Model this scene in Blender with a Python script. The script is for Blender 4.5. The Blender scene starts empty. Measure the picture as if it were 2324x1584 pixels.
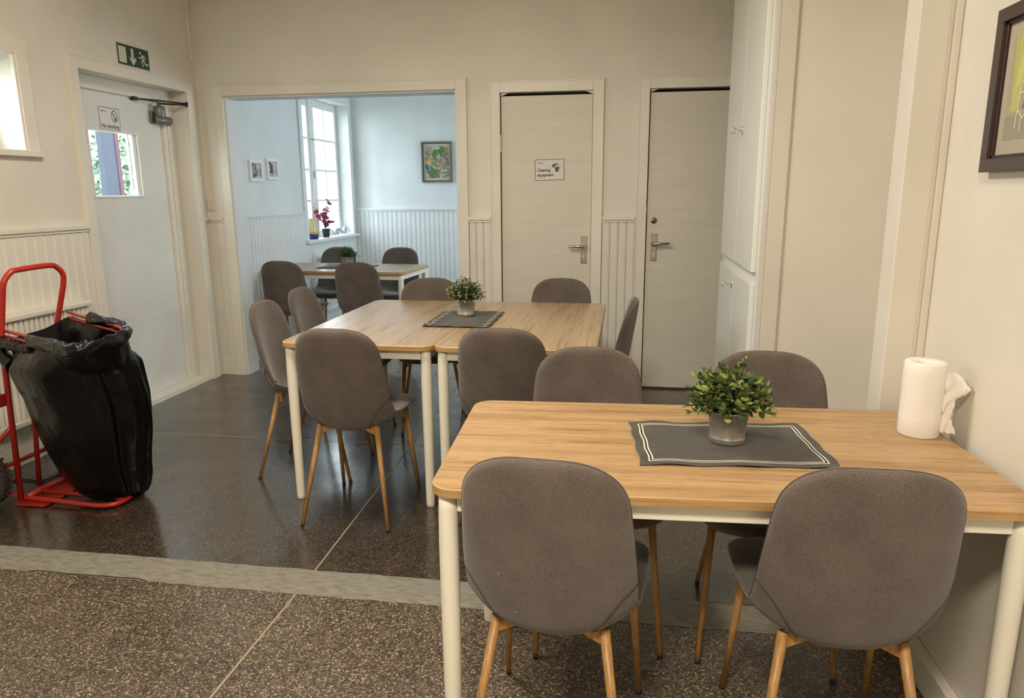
import bpy, bmesh, math, random
from mathutils import Vector, Matrix
PI = math.pi
random.seed(7)
C = bpy.context.scene.collection
SC = bpy.context.scene

# ------------------------------------------------------------------ camera
cam = bpy.data.cameras.new('camera'); camo = bpy.data.objects.new('camera', cam); C.objects.link(camo)
cam.sensor_width = 36.0; cam.sensor_fit = 'HORIZONTAL'; cam.lens = 1627.4 * 36.0 / 2324.0
cam.clip_start = 0.05; cam.clip_end = 200
r_ = Vector((0.98772205, 0.15608043, -0.00663747)); u_ = Vector((-0.0269615, 0.21216214, 0.97686248)); f_ = Vector((-0.15387734, 0.96468965, -0.21376538))
m = Matrix.Identity(4)
for i in range(3):
    m[i][0] = r_[i]; m[i][1] = u_[i]; m[i][2] = -f_[i]
m[2][3] = 1.3923
camo.matrix_world = m
SC.camera = camo

# ------------------------------------------------------------------ world, lights, exposure
SC.view_settings.view_transform = 'Standard'; SC.view_settings.look = 'None'
SC.view_settings.gamma = 1; SC.view_settings.use_curve_mapping = False
SC.view_settings.exposure = 0.1
w = bpy.data.worlds.new('sky'); SC.world = w; w.use_nodes = True
bg = w.node_tree.nodes['Background']; bg.inputs['Color'].default_value = (0.80, 0.89, 1.0, 1); bg.inputs['Strength'].default_value = 16.0
def area(name, loc, size, power, col, rot=(0, 0, 0), sy=None, portal=False):
    l = bpy.data.lights.new(name, 'AREA'); l.energy = power; l.color = col; l.size = size
    if sy: l.shape = 'RECTANGLE'; l.size_y = sy
    o = bpy.data.objects.new(name, l); C.objects.link(o); o.location = loc; o.rotation_euler = rot
    if portal: l.cycles.is_portal = True
    return o
WARM = (1.0, 0.89, 0.735)
area('ceiling_lamp_light', (-0.35, -0.45, 2.85), 0.5, 98, WARM)
area('ceiling_lamp_light', (-1.2, 2.3, 2.88), 0.5, 58, WARM)
area('window_portal', (-3.34, 7.40, 1.64), 1.15, 1, (1, 1, 1), (0, -PI / 2, 0), 1.15, True).data.size_y = 1.15
area('window_portal', (-3.34, 2.88, 1.86), 0.48, 1, (1, 1, 1), (0, -PI / 2, 0), 1.15, True)
area('window_portal', (0.72, 6.70, 1.65), 1.3, 1, (1, 1, 1), (0, PI / 2, 0), 1.6, True)  # portal of the unseen back room window
area('window_portal', (-3.34, 4.30, 1.58), 0.42, 1, (1, 1, 1), (0, -PI / 2, 0), 0.46, True)

# ------------------------------------------------------------------ materials
def mat(name, col, rough=0.6, metal=0.0, spec=None, **kw):
    mt = bpy.data.materials.new(name); mt.use_nodes = True
    b = mt.node_tree.nodes['Principled BSDF']
    b.inputs['Base Color'].default_value = (*col, 1); b.inputs['Roughness'].default_value = rough; b.inputs['Metallic'].default_value = metal
    if spec is not None: b.inputs['Specular IOR Level'].default_value = spec
    for k, v in kw.items(): b.inputs[k.replace('_', ' ')].default_value = v
    return mt
def N(mt, t, **kw):
    n = mt.node_tree.nodes.new(t)
    for k, v in kw.items():
        if k in ('operation', 'blend_type', 'data_type', 'feature', 'wave_type', 'bands_direction', 'interpolation', 'wave_profile'): setattr(n, k, v)
        else: n.inputs[k.replace('_', ' ')].default_value = v
    return n
def L(mt, a, b): mt.node_tree.links.new(a, b)
def coords(mt, scale=(1, 1, 1), rot=(0, 0, 0), kind='Object'):
    tc = N(mt, 'ShaderNodeTexCoord'); mp = N(mt, 'ShaderNodeMapping'); mp.inputs['Scale'].default_value = scale; mp.inputs['Rotation'].default_value = rot
    L(mt, tc.outputs[kind], mp.inputs['Vector']); return mp.outputs['Vector']
def ramp(mt, fac, stops):
    r = mt.node_tree.nodes.new('ShaderNodeValToRGB'); e = r.color_ramp.elements
    while len(e) < len(stops): e.new(0.5)
    for i, (p, c) in enumerate(stops): e[i].position = p; e[i].color = (*c, 1) if len(c) == 3 else c
    L(mt, fac, r.inputs['Fac']); return r.outputs['Color']
def bsdf(mt): return mt.node_tree.nodes['Principled BSDF']
def bump(mt, h, strength=0.2, dist=0.002):
    b = N(mt, 'ShaderNodeBump', Strength=strength, Distance=dist); L(mt, h, b.inputs['Height']); L(mt, b.outputs['Normal'], bsdf(mt).inputs['Normal'])
def paint(name, col, rough=0.55, bscale=60, bstr=0.15, var=0.04, stretch=(1, 1, 1)):
    mt = mat(name, col, rough)
    v = coords(mt, stretch); n = N(mt, 'ShaderNodeTexNoise', Scale=bscale, Detail=4.0); L(mt, v, n.inputs['Vector']); bump(mt, n.outputs['Fac'], bstr, 0.0015)
    n2 = N(mt, 'ShaderNodeTexNoise', Scale=2.3, Detail=3.0); L(mt, v, n2.inputs['Vector'])
    lo = tuple(c * (1 - var) for c in col); hi = tuple(min(1, c * (1 + var)) for c in col)
    L(mt, ramp(mt, n2.outputs['Fac'], [(0.35, lo), (0.65, hi)]), bsdf(mt).inputs['Base Color'])
    return mt
M_wall = paint('wall_paint', (0.74, 0.70, 0.62), 0.6)
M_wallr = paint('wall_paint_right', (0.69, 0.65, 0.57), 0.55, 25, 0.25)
M_trim = paint('trim_gloss_paint', (0.76, 0.72, 0.63), 0.38, 40, 0.06)
M_board = paint('wainscot_paint', (0.74, 0.70, 0.62), 0.42, 40, 0.08)
M_door = paint('door_paint', (0.66, 0.62, 0.53), 0.45, 14, 0.35, 0.03, (1, 1, 14))
M_extdoor = paint('exterior_door_paint', (0.74, 0.73, 0.68), 0.42, 40, 0.06, 0.05)
M_back = paint('back_room_paint', (0.70, 0.72, 0.71), 0.6)
M_backb = paint('back_room_board_paint', (0.72, 0.74, 0.73), 0.45, 40, 0.05)
M_ceil = paint('ceiling_paint', (0.80, 0.78, 0.72), 0.7)
M_white = mat('white_lacquer', (0.80, 0.80, 0.77), 0.35)
M_cream = mat('cream_metal', (0.80, 0.76, 0.64), 0.38)
M_dark = mat('dark_gap', (0.015, 0.013, 0.012), 0.8)
M_black = mat('black_plastic', (0.02, 0.02, 0.02), 0.5)
M_steel = mat('worn_steel', (0.42, 0.39, 0.34), 0.38, 1.0)
M_chrome = mat('chrome', (0.62, 0.61, 0.58), 0.2, 1.0)
M_grey = mat('grey_cast_metal', (0.20, 0.20, 0.19), 0.45, 0.6)
M_bar = mat('dark_metal', (0.06, 0.05, 0.05), 0.4, 0.8)
M_green = mat('exit_green', (0.010, 0.045, 0.026), 0.45)
M_glow = mat('sign_cream', (0.62, 0.62, 0.48), 0.5)
M_paper = mat('paper', (0.78, 0.77, 0.76), 0.7)
M_ink = mat('ink', (0.02, 0.02, 0.02), 0.6)
M_inkred = mat('ink_red', (0.10, 0.03, 0.035), 0.6)

def cabinet_mat():
    mt = mat('reeded_cabinet_paint', (0.76, 0.77, 0.72), 0.42)
    v = coords(mt); wv = N(mt, 'ShaderNodeTexWave', Scale=55.0, Distortion=1.2, Detail=1.0); wv.wave_type = 'BANDS'; wv.bands_direction = 'Z'
    wv.inputs['Detail Scale'].default_value = 1.5
    L(mt, v, wv.inputs['Vector']); bump(mt, wv.outputs['Fac'], 0.35, 0.0012)
    return mt
M_cab = cabinet_mat()

def oak(name, base, dark, along='X', scale=1.0, rough=0.42):
    mt = mat(name, base, rough)
    s = {'X': (0.55, 9, 9), 'Y': (9, 0.55, 9), 'E': (0.3, 0.3, 50)}[along]
    v = coords(mt, tuple(a * scale for a in s))
    d = N(mt, 'ShaderNodeTexNoise', Scale=1.2, Detail=2.0); L(mt, v, d.inputs['Vector'])
    mx = N(mt, 'ShaderNodeMix', data_type='VECTOR'); mx.inputs['Factor'].default_value = 0.25
    L(mt, v, mx.inputs[4]); L(mt, d.outputs['Color'], mx.inputs[5])
    n = N(mt, 'ShaderNodeTexNoise', Scale=3.0, Detail=7.0, Roughness=0.65); n.inputs['Distortion'].default_value = 0.8; L(mt, mx.outputs[1], n.inputs['Vector'])
    f = N(mt, 'ShaderNodeTexNoise', Scale=22.0, Detail=4.0); s2 = {'X': (1.2, 16, 16), 'Y': (16, 1.2, 16), 'E': (.4, .4, 25)}[along]
    v2 = coords(mt, s2); L(mt, v2, f.inputs['Vector'])
    c1 = ramp(mt, n.outputs['Fac'], [(0.30, dark), (0.46, tuple(0.5 * (a + b) for a, b in zip(base, dark))), (0.56, base), (0.72, tuple(min(1, a * 1.08) for a in base))])
    c2 = ramp(mt, f.outputs['Fac'], [(0.38, (0.72, 0.68, 0.62)), (0.52, (1, 1, 1))])
    mm = N(mt, 'ShaderNodeMix', data_type='RGBA', blend_type='MULTIPLY'); mm.inputs['Factor'].default_value = 0.55
    L(mt, c1, mm.inputs[6]); L(mt, c2, mm.inputs[7])
    # glued-up stave tone changes across the board
    w3 = coords(mt, (0.0, 5.5, 0) if along == 'X' else (5.5, 0.0, 0)); vr = N(mt, 'ShaderNodeTexVoronoi', Scale=1.0); vr.feature = 'F1'; L(mt, w3, vr.inputs['Vector'])
    c3 = ramp(mt, vr.outputs['Color'], [(0.2, (0.88, 0.86, 0.84)), (0.8, (1.04, 1.03, 1.0))])
    m3 = N(mt, 'ShaderNodeMix', data_type='RGBA', blend_type='MULTIPLY'); m3.inputs['Factor'].default_value = 0.8
    L(mt, mm.outputs[2], m3.inputs[6]); L(mt, c3, m3.inputs[7])
    s4 = {'X': (3.5, 95, 95), 'Y': (95, 3.5, 95), 'E': (1.5, 1.5, 400)}[along]
    v4 = coords(mt, s4); f4 = N(mt, 'ShaderNodeTexNoise', Scale=1.0, Detail=3.0, Roughness=0.6); f4.inputs['Distortion'].default_value = 0.6; L(mt, v4, f4.inputs['Vector'])
    c4 = ramp(mt, f4.outputs['Fac'], [(0.34, (0.50, 0.42, 0.33)), (0.47, (1, 1, 1))])
    m4 = N(mt, 'ShaderNodeMix', data_type='RGBA', blend_type='MULTIPLY'); m4.inputs['Factor'].default_value = 0.6
    L(mt, m3.outputs[2], m4.inputs[6]); L(mt, c4, m4.inputs[7])
    L(mt, m4.outputs[2], bsdf(mt).inputs['Base Color']); bump(mt, f.outputs['Fac'], 0.12, 0.0006)
    return mt
M_oak = oak('oak_veneer', (0.50, 0.325, 0.165), (0.355, 0.215, 0.095), 'X')
M_oaky = oak('oak_veneer_worn', (0.46, 0.33, 0.195), (0.36, 0.24, 0.135), 'X', 1.0, 0.27)
M_oakedge = oak('oak_edge', (0.52, 0.325, 0.145), (0.40, 0.235, 0.095), 'E', 1.0)
def legwood():
    mt = mat('beech_foil', (0.45, 0.24, 0.07), 0.42)
    v = coords(mt, (60, 60, 5)); n = N(mt, 'ShaderNodeTexNoise', Scale=2.0, Detail=5.0); L(mt, v, n.inputs['Vector'])
    L(mt, ramp(mt, n.outputs['Fac'], [(0.35, (0.30, 0.150, 0.045)), (0.6, (0.43, 0.235, 0.078))]), bsdf(mt).inputs['Base Color']); return mt
M_leg = legwood()
def fabric(name, a, b):
    mt = mat(name, a, 0.92, 0.0, 0.2)
    v = coords(mt, (1, 1, 1))
    n = N(mt, 'ShaderNodeTexNoise', Scale=420.0, Detail=3.0, Roughness=0.7); L(mt, v, n.inputs['Vector'])
    n2 = N(mt, 'ShaderNodeTexNoise', Scale=9.0, Detail=4.0); L(mt, v, n2.inputs['Vector'])
    ad = N(mt, 'ShaderNodeMath', operation='MULTIPLY_ADD'); ad.inputs[1].default_value = 0.35; L(mt, n2.outputs['Fac'], ad.inputs[0]); L(mt, n.outputs['Fac'], ad.inputs[2])
    L(mt, ramp(mt, ad.outputs[0], [(0.50, a), (0.85, b)]), bsdf(mt).inputs['Base Color'])
    bump(mt, n.outputs['Fac'], 0.35, 0.0008)
    bsdf(mt).inputs['Sheen Weight'].default_value = 0.25; bsdf(mt).inputs['Sheen Roughness'].default_value = 0.5
    return mt
M_fab = fabric('taupe_fabric', (0.070, 0.055, 0.046), (0.160, 0.130, 0.112))
M_seam = mat('seam_thread', (0.075, 0.058, 0.047), 0.9)
M_mat = fabric('grey_linen', (0.028, 0.024, 0.0175), (0.054, 0.047, 0.035))
M_stripe = mat('cream_stripe', (0.72, 0.70, 0.58), 0.8)
M_stripe2 = mat('black_stripe', (0.02, 0.018, 0.016), 0.8)

def terrazzo(name, base, lo, hi, dark, rough=0.3, tint=(1, 1, 1)):
    mt = mat(name, base, rough)
    v = coords(mt, (1, 1, 1))
    vo = N(mt, 'ShaderNodeTexVoronoi', Scale=190.0); vo.feature = 'F1'; L(mt, v, vo.inputs['Vector'])
    sp = N(mt, 'ShaderNodeSeparateColor'); L(mt, vo.outputs['Color'], sp.inputs[0])
    chip = ramp(mt, sp.outputs[0], [(0.0, dark), (0.35, lo), (0.75, base), (0.93, hi), (1.0, tuple(min(1, h * 1.6) for h in hi))])
    ed = ramp(mt, vo.outputs['Distance'], [(0.30, (1, 1, 1)), (0.60, (0.45, 0.42, 0.38))])
    mm = N(mt, 'ShaderNodeMix', data_type='RGBA', blend_type='MULTIPLY'); mm.inputs['Factor'].default_value = 1.0
    L(mt, chip, mm.inputs[6]); L(mt, ed, mm.inputs[7])
    n = N(mt, 'ShaderNodeTexNoise', Scale=1.6, Detail=5.0, Roughness=0.6); L(mt, v, n.inputs['Vector'])
    tn = ramp(mt, n.outputs['Fac'], [(0.3, (0.74, 0.68, 0.62)), (0.5, (1.0, 0.98, 0.95)), (0.7, (1.18, 1.16, 1.12))])
    m2 = N(mt, 'ShaderNodeMix', data_type='RGBA', blend_type='MULTIPLY'); m2.inputs['Factor'].default_value = 1.0
    L(mt, mm.outputs[2], m2.inputs[6]); L(mt, tn, m2.inputs[7]); L(mt, m2.outputs[2], bsdf(mt).inputs['Base Color'])
    n3 = N(mt, 'ShaderNodeTexNoise', Scale=5.0, Detail=6.0); L(mt, v, n3.inputs['Vector'])
    rr = N(mt, 'ShaderNodeMapRange'); rr.inputs['From Min'].default_value = 0.3; rr.inputs['From Max'].default_value = 0.7
    rr.inputs['To Min'].default_value = rough - 0.07; rr.inputs['To Max'].default_value = rough + 0.1
    L(mt, n3.outputs['Fac'], rr.inputs['Value']); L(mt, rr.outputs[0], bsdf(mt).inputs['Roughness'])
    n4 = N(mt, 'ShaderNodeTexNoise', Scale=40.0, Detail=3.0); L(mt, v, n4.inputs['Vector']); bump(mt, n4.outputs['Fac'], 0.08, 0.001)
    return mt
M_terr = terrazzo('polished_terrazzo', (0.088, 0.070, 0.054), (0.060, 0.047, 0.036), (0.140, 0.115, 0.090), (0.034, 0.027, 0.021), 0.3)
M_terr2 = terrazzo('worn_terrazzo', (0.195, 0.160, 0.120), (0.120, 0.096, 0.070), (0.36, 0.31, 0.24), (0.050, 0.040, 0.030), 0.40)
for q_ in (M_terr,): bsdf(q_).inputs['Coat Weight'].default_value = 0.65; bsdf(q_).inputs['Coat Roughness'].default_value = 0.15; bsdf(q_).inputs['Coat IOR'].default_value = 1.5
M_terrb = terrazzo('back_terrazzo', (0.30, 0.29, 0.27), (0.22, 0.21, 0.20), (0.40, 0.39, 0.37), (0.14, 0.135, 0.13), 0.22)
def concrete():
    mt = mat('rough_concrete', (0.20, 0.185, 0.15), 0.7)
    v = coords(mt, (3, 9, 3), (0, 0, 0.5)); n = N(mt, 'ShaderNodeTexNoise', Scale=6.0, Detail=9.0, Roughness=0.7); L(mt, v, n.inputs['Vector'])
    L(mt, ramp(mt, n.outputs['Fac'], [(0.3, (0.125, 0.115, 0.088)), (0.5, (0.21, 0.195, 0.158)), (0.72, (0.27, 0.255, 0.21))]), bsdf(mt).inputs['Base Color'])
    bump(mt, n.outputs['Fac'], 0.7, 0.004); return mt
M_conc = concrete()
M_brass = mat('brass_divider', (0.42, 0.34, 0.22), 0.45, 0.3)
M_red = paint('red_tube_paint', (0.38, 0.022, 0.014), 0.32, 60, 0.08, 0.12)
M_tyre = mat('rubber', (0.05, 0.042, 0.035), 0.8)
def bagmat():
    mt = mat('black_bag_plastic', (0.0035, 0.0035, 0.004), 0.27, 0.0, 0.28)
    v = coords(mt, (1, 1, 0.5)); n = N(mt, 'ShaderNodeTexNoise', Scale=9.0, Detail=3.0, Roughness=0.5); n.inputs['Distortion'].default_value = 0.3; L(mt, v, n.inputs['Vector'])
    bump(mt, n.outputs['Fac'], 0.5, 0.03); return mt
M_bag = bagmat()
def zinc():
    mt = mat('zinc', (0.72, 0.70, 0.66), 0.36, 0.96)
    v = coords(mt); n = N(mt, 'ShaderNodeTexNoise', Scale=40.0, Detail=3.0); L(mt, v, n.inputs['Vector'])
    L(mt, ramp(mt, n.outputs['Fac'], [(0.3, (0.62, 0.60, 0.56)), (0.7, (0.78, 0.76, 0.72))]), bsdf(mt).inputs['Base Color']); return mt
M_zinc = zinc()
def leafmat(name, a, b, c):
    mt = mat(name, a, 0.42, 0.0, 0.4)
    oi = N(mt, 'ShaderNodeObjectInfo'); g = N(mt, 'ShaderNodeNewGeometry')
    ad = N(mt, 'ShaderNodeMath', operation='ADD'); L(mt, oi.outputs['Random'], ad.inputs[0]); L(mt, g.outputs['Random Per Island'], ad.inputs[1])
    fr = N(mt, 'ShaderNodeMath', operation='FRACT'); L(mt, ad.outputs[0], fr.inputs[0])
    L(mt, ramp(mt, fr.outputs[0], [(0.0, a), (0.55, b), (1.0, c)]), bsdf(mt).inputs['Base Color']); return mt
M_leafA = leafmat('box_leaf', (0.024, 0.050, 0.012), (0.085, 0.130, 0.030), (0.32, 0.36, 0.10))
M_leafB = leafmat('small_leaf', (0.020, 0.038, 0.010), (0.050, 0.080, 0.020), (0.12, 0.15, 0.045))
M_budB = mat('cream_bud', (0.58, 0.56, 0.33), 0.6)
M_leafC = leafmat('grass_leaf', (0.020, 0.055, 0.012), (0.050, 0.12, 0.025), (0.10, 0.19, 0.05))
M_stem = mat('stem', (0.05, 0.055, 0.02), 0.6)
M_soil = mat('soil', (0.02, 0.015, 0.01), 0.9)
M_crimson = leafmat('crimson_leaf', (0.16, 0.01, 0.03), (0.30, 0.025, 0.075), (0.36, 0.06, 0.11))
M_glass = mat('window_glass', (1, 1, 1), 0.0); bsdf(M_glass).inputs['Transmission Weight'].default_value = 1.0; bsdf(M_glass).inputs['IOR'].default_value = 1.1
def thin_glass():
    mt = bpy.data.materials.new('clear_pane'); mt.use_nodes = True; nt = mt.node_tree; nt.nodes.clear()
    o = nt.nodes.new('ShaderNodeOutputMaterial'); t = nt.nodes.new('ShaderNodeBsdfTransparent'); g = nt.nodes.new('ShaderNodeBsdfGlossy'); mx = nt.nodes.new('ShaderNodeMixShader')
    t.inputs['Color'].default_value = (0.93, 0.96, 0.96, 1); g.inputs['Roughness'].default_value = 0.02
    mx.inputs[0].default_value = 0.035
    nt.links.new(t.outputs[0], mx.inputs[1]); nt.links.new(g.outputs[0], mx.inputs[2]); nt.links.new(mx.outputs[0], o.inputs[0]); return mt
M_pane = thin_glass()
M_vase = thin_glass(); M_vase.name = 'clear_glass_vase'; [setattr(n.inputs['Color'], 'default_value', (0.92, 0.94, 0.95, 1)) for n in M_vase.node_tree.nodes if n.type == 'BSDF_TRANSPARENT']; [setattr(n.inputs[0], 'default_value', 0.12) for n in M_vase.node_tree.nodes if n.type == 'MIX_SHADER']

# ------------------------------------------------------------------ geometry helpers
class G:
    """collects vertices and faces, builds ONE mesh object"""
    def __init__(s): s.v = []; s.f = []; s.sm = []; s.mi = []; s.cm = 0
    def add(s, vs, fs, smooth=False):
        o = len(s.v); s.v += [tuple(a) for a in vs]
        for f in fs: s.f.append(tuple(i + o for i in f)); s.sm.append(smooth); s.mi.append(s.cm)
        return s
    def box(s, x0, x1, y0, y1, z0, z1, b=0.0):
        if b <= 0:
            vs = [(x0, y0, z0), (x1, y0, z0), (x1, y1, z0), (x0, y1, z0), (x0, y0, z1), (x1, y0, z1), (x1, y1, z1), (x0, y1, z1)]
            return s.add(vs, [(0, 3, 2, 1), (4, 5, 6, 7), (0, 1, 5, 4), (1, 2, 6, 5), (2, 3, 7, 6), (3, 0, 4, 7)])
        b = min(b, 0.45 * (x1 - x0), 0.45 * (y1 - y0), 0.45 * (z1 - z0))
        bm = bmesh.new(); bmesh.ops.create_cube(bm, size=1.0)
        for v in bm.verts: v.co = Vector(((x0 + x1) / 2 + v.co.x * (x1 - x0), (y0 + y1) / 2 + v.co.y * (y1 - y0), (z0 + z1) / 2 + v.co.z * (z1 - z0)))
        bmesh.ops.bevel(bm, geom=bm.edges[:], offset=b, segments=2, affect='EDGES', profile=0.5)
        bm.verts.index_update(); s.add([v.co.copy() for v in bm.verts], [[v.index for v in f.verts] for f in bm.faces]); bm.free(); return s
    def tube(s, pts, r, n=10, closed=False, caps=True, rad=None):
        P = [Vector(p) for p in pts]; k = len(P); T = []
        for i in range(k):
            a = P[(i + 1) % k] if (closed or i < k - 1) else P[i]; b = P[i - 1] if (closed or i > 0) else P[i]
            t = (a - b); T.append(t.normalized() if t.length > 1e-9 else Vector((0, 0, 1)))
        up = Vector((0, 0, 1)) if abs(T[0].z) < 0.9 else Vector((1, 0, 0))
        nrm = (up - T[0] * up.dot(T[0])).normalized(); vs = []
        for i in range(k):
            nrm = (nrm - T[i] * nrm.dot(T[i])).normalized(); bn = T[i].cross(nrm)
            rr = rad[i] if rad else r
            for j in range(n):
                a = 2 * PI * j / n; vs.append(P[i] + (nrm * math.cos(a) + bn * math.sin(a)) * rr)
        fs = []
        for i in range(k if closed else k - 1):
            for j in range(n): fs.append((i * n + j, i * n + (j + 1) % n, ((i + 1) % k) * n + (j + 1) % n, ((i + 1) % k) * n + j))
        s.add(vs, fs, True)
        if caps and not closed:
            o = len(s.v) - len(vs)
            s.f.append(tuple(o + j for j in reversed(range(n)))); s.sm.append(False); s.mi.append(s.cm)
            s.f.append(tuple(o + (k - 1) * n + j for j in range(n))); s.sm.append(False); s.mi.append(s.cm)
        return s
    def lathe(s, prof, c=(0, 0, 0), n=32, cap=True):
        vs = []; k = len(prof)
        for (r, z) in prof:
            for j in range(n): a = 2 * PI * j / n; vs.append((c[0] + r * math.cos(a), c[1] + r * math.sin(a), c[2] + z))
        fs = [(i * n + j, i * n + (j + 1) % n, (i + 1) * n + (j + 1) % n, (i + 1) * n + j) for i in range(k - 1) for j in range(n)]
        s.add(vs, fs, True)
        if cap:
            o = len(s.v) - len(vs)
            s.f.append(tuple(o + j for j in reversed(range(n)))); s.sm.append(False); s.mi.append(s.cm)
            s.f.append(tuple(o + (k - 1) * n + j for j in range(n))); s.sm.append(False); s.mi.append(s.cm)
        return s
    def prism(s, poly, z0, z1, smooth=False):
        n = len(poly); vs = [(x, y, z0) for x, y in poly] + [(x, y, z1) for x, y in poly]
        s.add(vs, [tuple(reversed(range(n))), tuple(range(n, 2 * n))]); o = len(s.v) - 2 * n
        for i in range(n): s.f.append((o + i, o + (i + 1) % n, o + n + (i + 1) % n, o + n + i)); s.sm.append(smooth); s.mi.append(s.cm)
        return s
    def grid(s, rows, smooth=True, closed=False):
        nr = len(rows); nc = len(rows[0]); vs = [p for r in rows for p in r]
        fs = [(i * nc + j, i * nc + (j + 1) % nc, (i + 1) * nc + (j + 1) % nc, (i + 1) * nc + j) for i in range(nr - 1) for j in range(nc if closed else nc - 1)]
        return s.add(vs, fs, smooth)
    def xf(s, M):
        s.v = [tuple(M @ Vector(p)) for p in s.v]; return s
    def build(s, name, mats, parent=None, **props):
        me = bpy.data.meshes.new(name); me.from_pydata(s.v, [], s.f)
        if not isinstance(mats, (list, tuple)): mats = [mats]
        for q in mats: me.materials.append(q)
        me.polygons.foreach_set('use_smooth', s.sm); me.polygons.foreach_set('material_index', s.mi); me.update()
        o = bpy.data.objects.new(name, me); C.objects.link(o)
        if parent: o.parent = parent
        for k, v in props.items(): o[k] = v
        return o
def thing(name, label, cat, loc=(0, 0, 0), rz=0.0, group=None):
    o = bpy.data.objects.new(name, None); C.objects.link(o); o.location = loc; o.rotation_euler = (0, 0, rz); o.empty_display_size = 0.1
    o['label'] = label; o['category'] = cat
    if group: o['group'] = group
    return o
def tag(o, label, cat, group=None):
    o['label'] = label; o['category'] = cat
    if group: o['group'] = group
    return o
def struct(o): o['kind'] = 'structure'; return o
def sroot(name, loc=(0, 0, 0)):
    o = bpy.data.objects.new(name, None); C.objects.link(o); o.location = loc; o['kind'] = 'structure'; o.empty_display_size = 0.1; return o
def copytree(o, parent=None):
    c = o.copy(); C.objects.link(c)
    if parent: c.parent = parent
    for ch in list(o.children): copytree(ch, c)
    return c
def frame(org, u, n):
    u = Vector(u); n = Vector(n); M = Matrix.Identity(4); z = Vector((0, 0, 1))
    for i in range(3): M[i][0] = u[i]; M[i][1] = z[i]; M[i][2] = n[i]; M[i][3] = org[i]
    return M          # (a, b, c) -> org + a*u + b*z + c*n
def FL(y, z, x=-3.13): return frame((x, y, z), (0, 1, 0), (1, 0, 0))     # left wall
def FB(x, z, y=5.09): return frame((x, y, z), (1, 0, 0), (0, -1, 0))      # back wall
def FR(y, z, x=0.885): return frame((x, y, z), (0, -1, 0), (-1, 0, 0))    # right wall
def fbox(g, M, a0, a1, b0, b1, c0, c1, bev=0.0):
    t = G(); t.box(a0, a1, b0, b1, c0, c1, bev); t.xf(M)
    flip = M.to_3x3().determinant() < 0
    g.add(t.v, [tuple(reversed(f)) for f in t.f] if flip else t.f); return g
def text_mesh(s, size, bold=0.0):
    cu = bpy.data.curves.new('t', 'FONT'); cu.body = s; cu.size = size; cu.offset = bold; cu.resolution_u = 4; cu.extrude = 0.0001
    o = bpy.data.objects.new('t', cu); C.objects.link(o); bpy.context.view_layer.update()
    me = bpy.data.meshes.new_from_object(o); vs = [v.co.copy() for v in me.vertices]; fs = [tuple(p.vertices) for p in me.polygons]
    bpy.data.objects.remove(o); bpy.data.curves.remove(cu); bpy.data.meshes.remove(me); return vs, fs
def put_text(g, s, size, a, b, c, bold=0.0, sx=1.0):
    vs, fs = text_mesh(s, size, bold); g.add([(a + v.x * sx, b + v.y, c + v.z) for v in vs], fs)
def poly(g, pts, c):
    g.add([(p[0], p[1], c) for p in pts], [tuple(range(len(pts)))])
def disc(g, x, y, r, c, n=14, ry=None):
    poly(g, [(x + r * math.cos(2 * PI * i / n), y + (ry or r) * math.sin(2 * PI * i / n)) for i in range(n)], c)
_cnt = [0]
def stroke(g, pts, w, c):
    for i in range(len(pts) - 1):
        a = Vector(pts[i]).to_2d(); b = Vector(pts[i + 1]).to_2d(); d = b - a
        if d.length < 1e-9: continue
        d.normalize(); n = Vector((-d.y, d.x)) * w / 2; e = d * w * 0.3
        _cnt[0] += 1; poly(g, [a - e - n, b + e - n, b + e + n, a - e + n], c + (_cnt[0] % 20) * 3e-5)

# ------------------------------------------------------------------ room shell
XL, XR, YB, TH, ZC = -3.13, 0.885, 5.09, 0.16, 2.95
YB2 = 8.12
def wall_cols(g, fn, a0, a1, z1, holes):
    """fn(a0,a1,b0,b1) adds a box; holes = (a0,a1,b0,b1) non-overlapping in a"""
    x = a0
    for h in sorted(holes):
        if h[0] > x: fn(x, h[0], 0, z1)
        if h[2] > 0: fn(h[0], h[1], 0, h[2])
        if h[3] < z1: fn(h[0], h[1], h[3], z1)
        x = h[1]
    if x < a1: fn(x, a1, 0, z1)
g = G(); g.box(XL, 1.15, -2.3, 2.16, -0.05, 0); g.cm = 1; g.box(XL, 1.15, 2.32, 5.17, -0.05, 0); g.cm = 2; g.box(XL, 1.15, 2.16, 2.32, -0.05, -0.004)
floor = struct(g.build('floor', [M_terr2, M_terr, M_conc]))
# concrete screed strip filling the old wall line, ragged edges
rnd = random.Random(3)
g = G(); n = 90; A = []; B = []
for i in range(n + 1):
    x = XL + (1.15 - XL) * i / n
    A.append((x, 2.155 + rnd.uniform(-.004, .004) + (0.012 if -2.2 < x < -1.75 else 0), 0.0015)); B.append((x, 2.322 + rnd.uniform(-.003, .003) - 0.012 * max(0, math.sin(x * 1.3)), 0.0015))
rows = []
for t in (0, .25, .5, .75, 1):
    rows.append([(a[0], a[1] + (b[1] - a[1]) * t, 0.0012 + (0.0022 * rnd.random() if 0 < t < 1 else 0)) for a, b in zip(A, B)])
g.grid(rows); g.build('concrete_strip', M_conc, floor, label='rough grey concrete infill strip')
g = G(); g.box(-1.132, -1.125, -2.3, 2.155, 0, 0.0012); g.build('divider_strip', M_brass, floor, label='pale straight divider line')
g = G(); t = G(); t.box(-0.003, 0.003, 0, 2.86, 0, 0.001); t.xf(Matrix.Translation((-1.13, 2.32, 0)) @ Matrix.Rotation(0.028, 4, 'Z')); g.add(t.v, t.f); g.build('divider_strip', M_brass, floor)
g = G(); g.box(XL, 1.0, 3.70, 3.704, 0, 0.0008); g.build('divider_strip', M_brass, floor)
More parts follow.
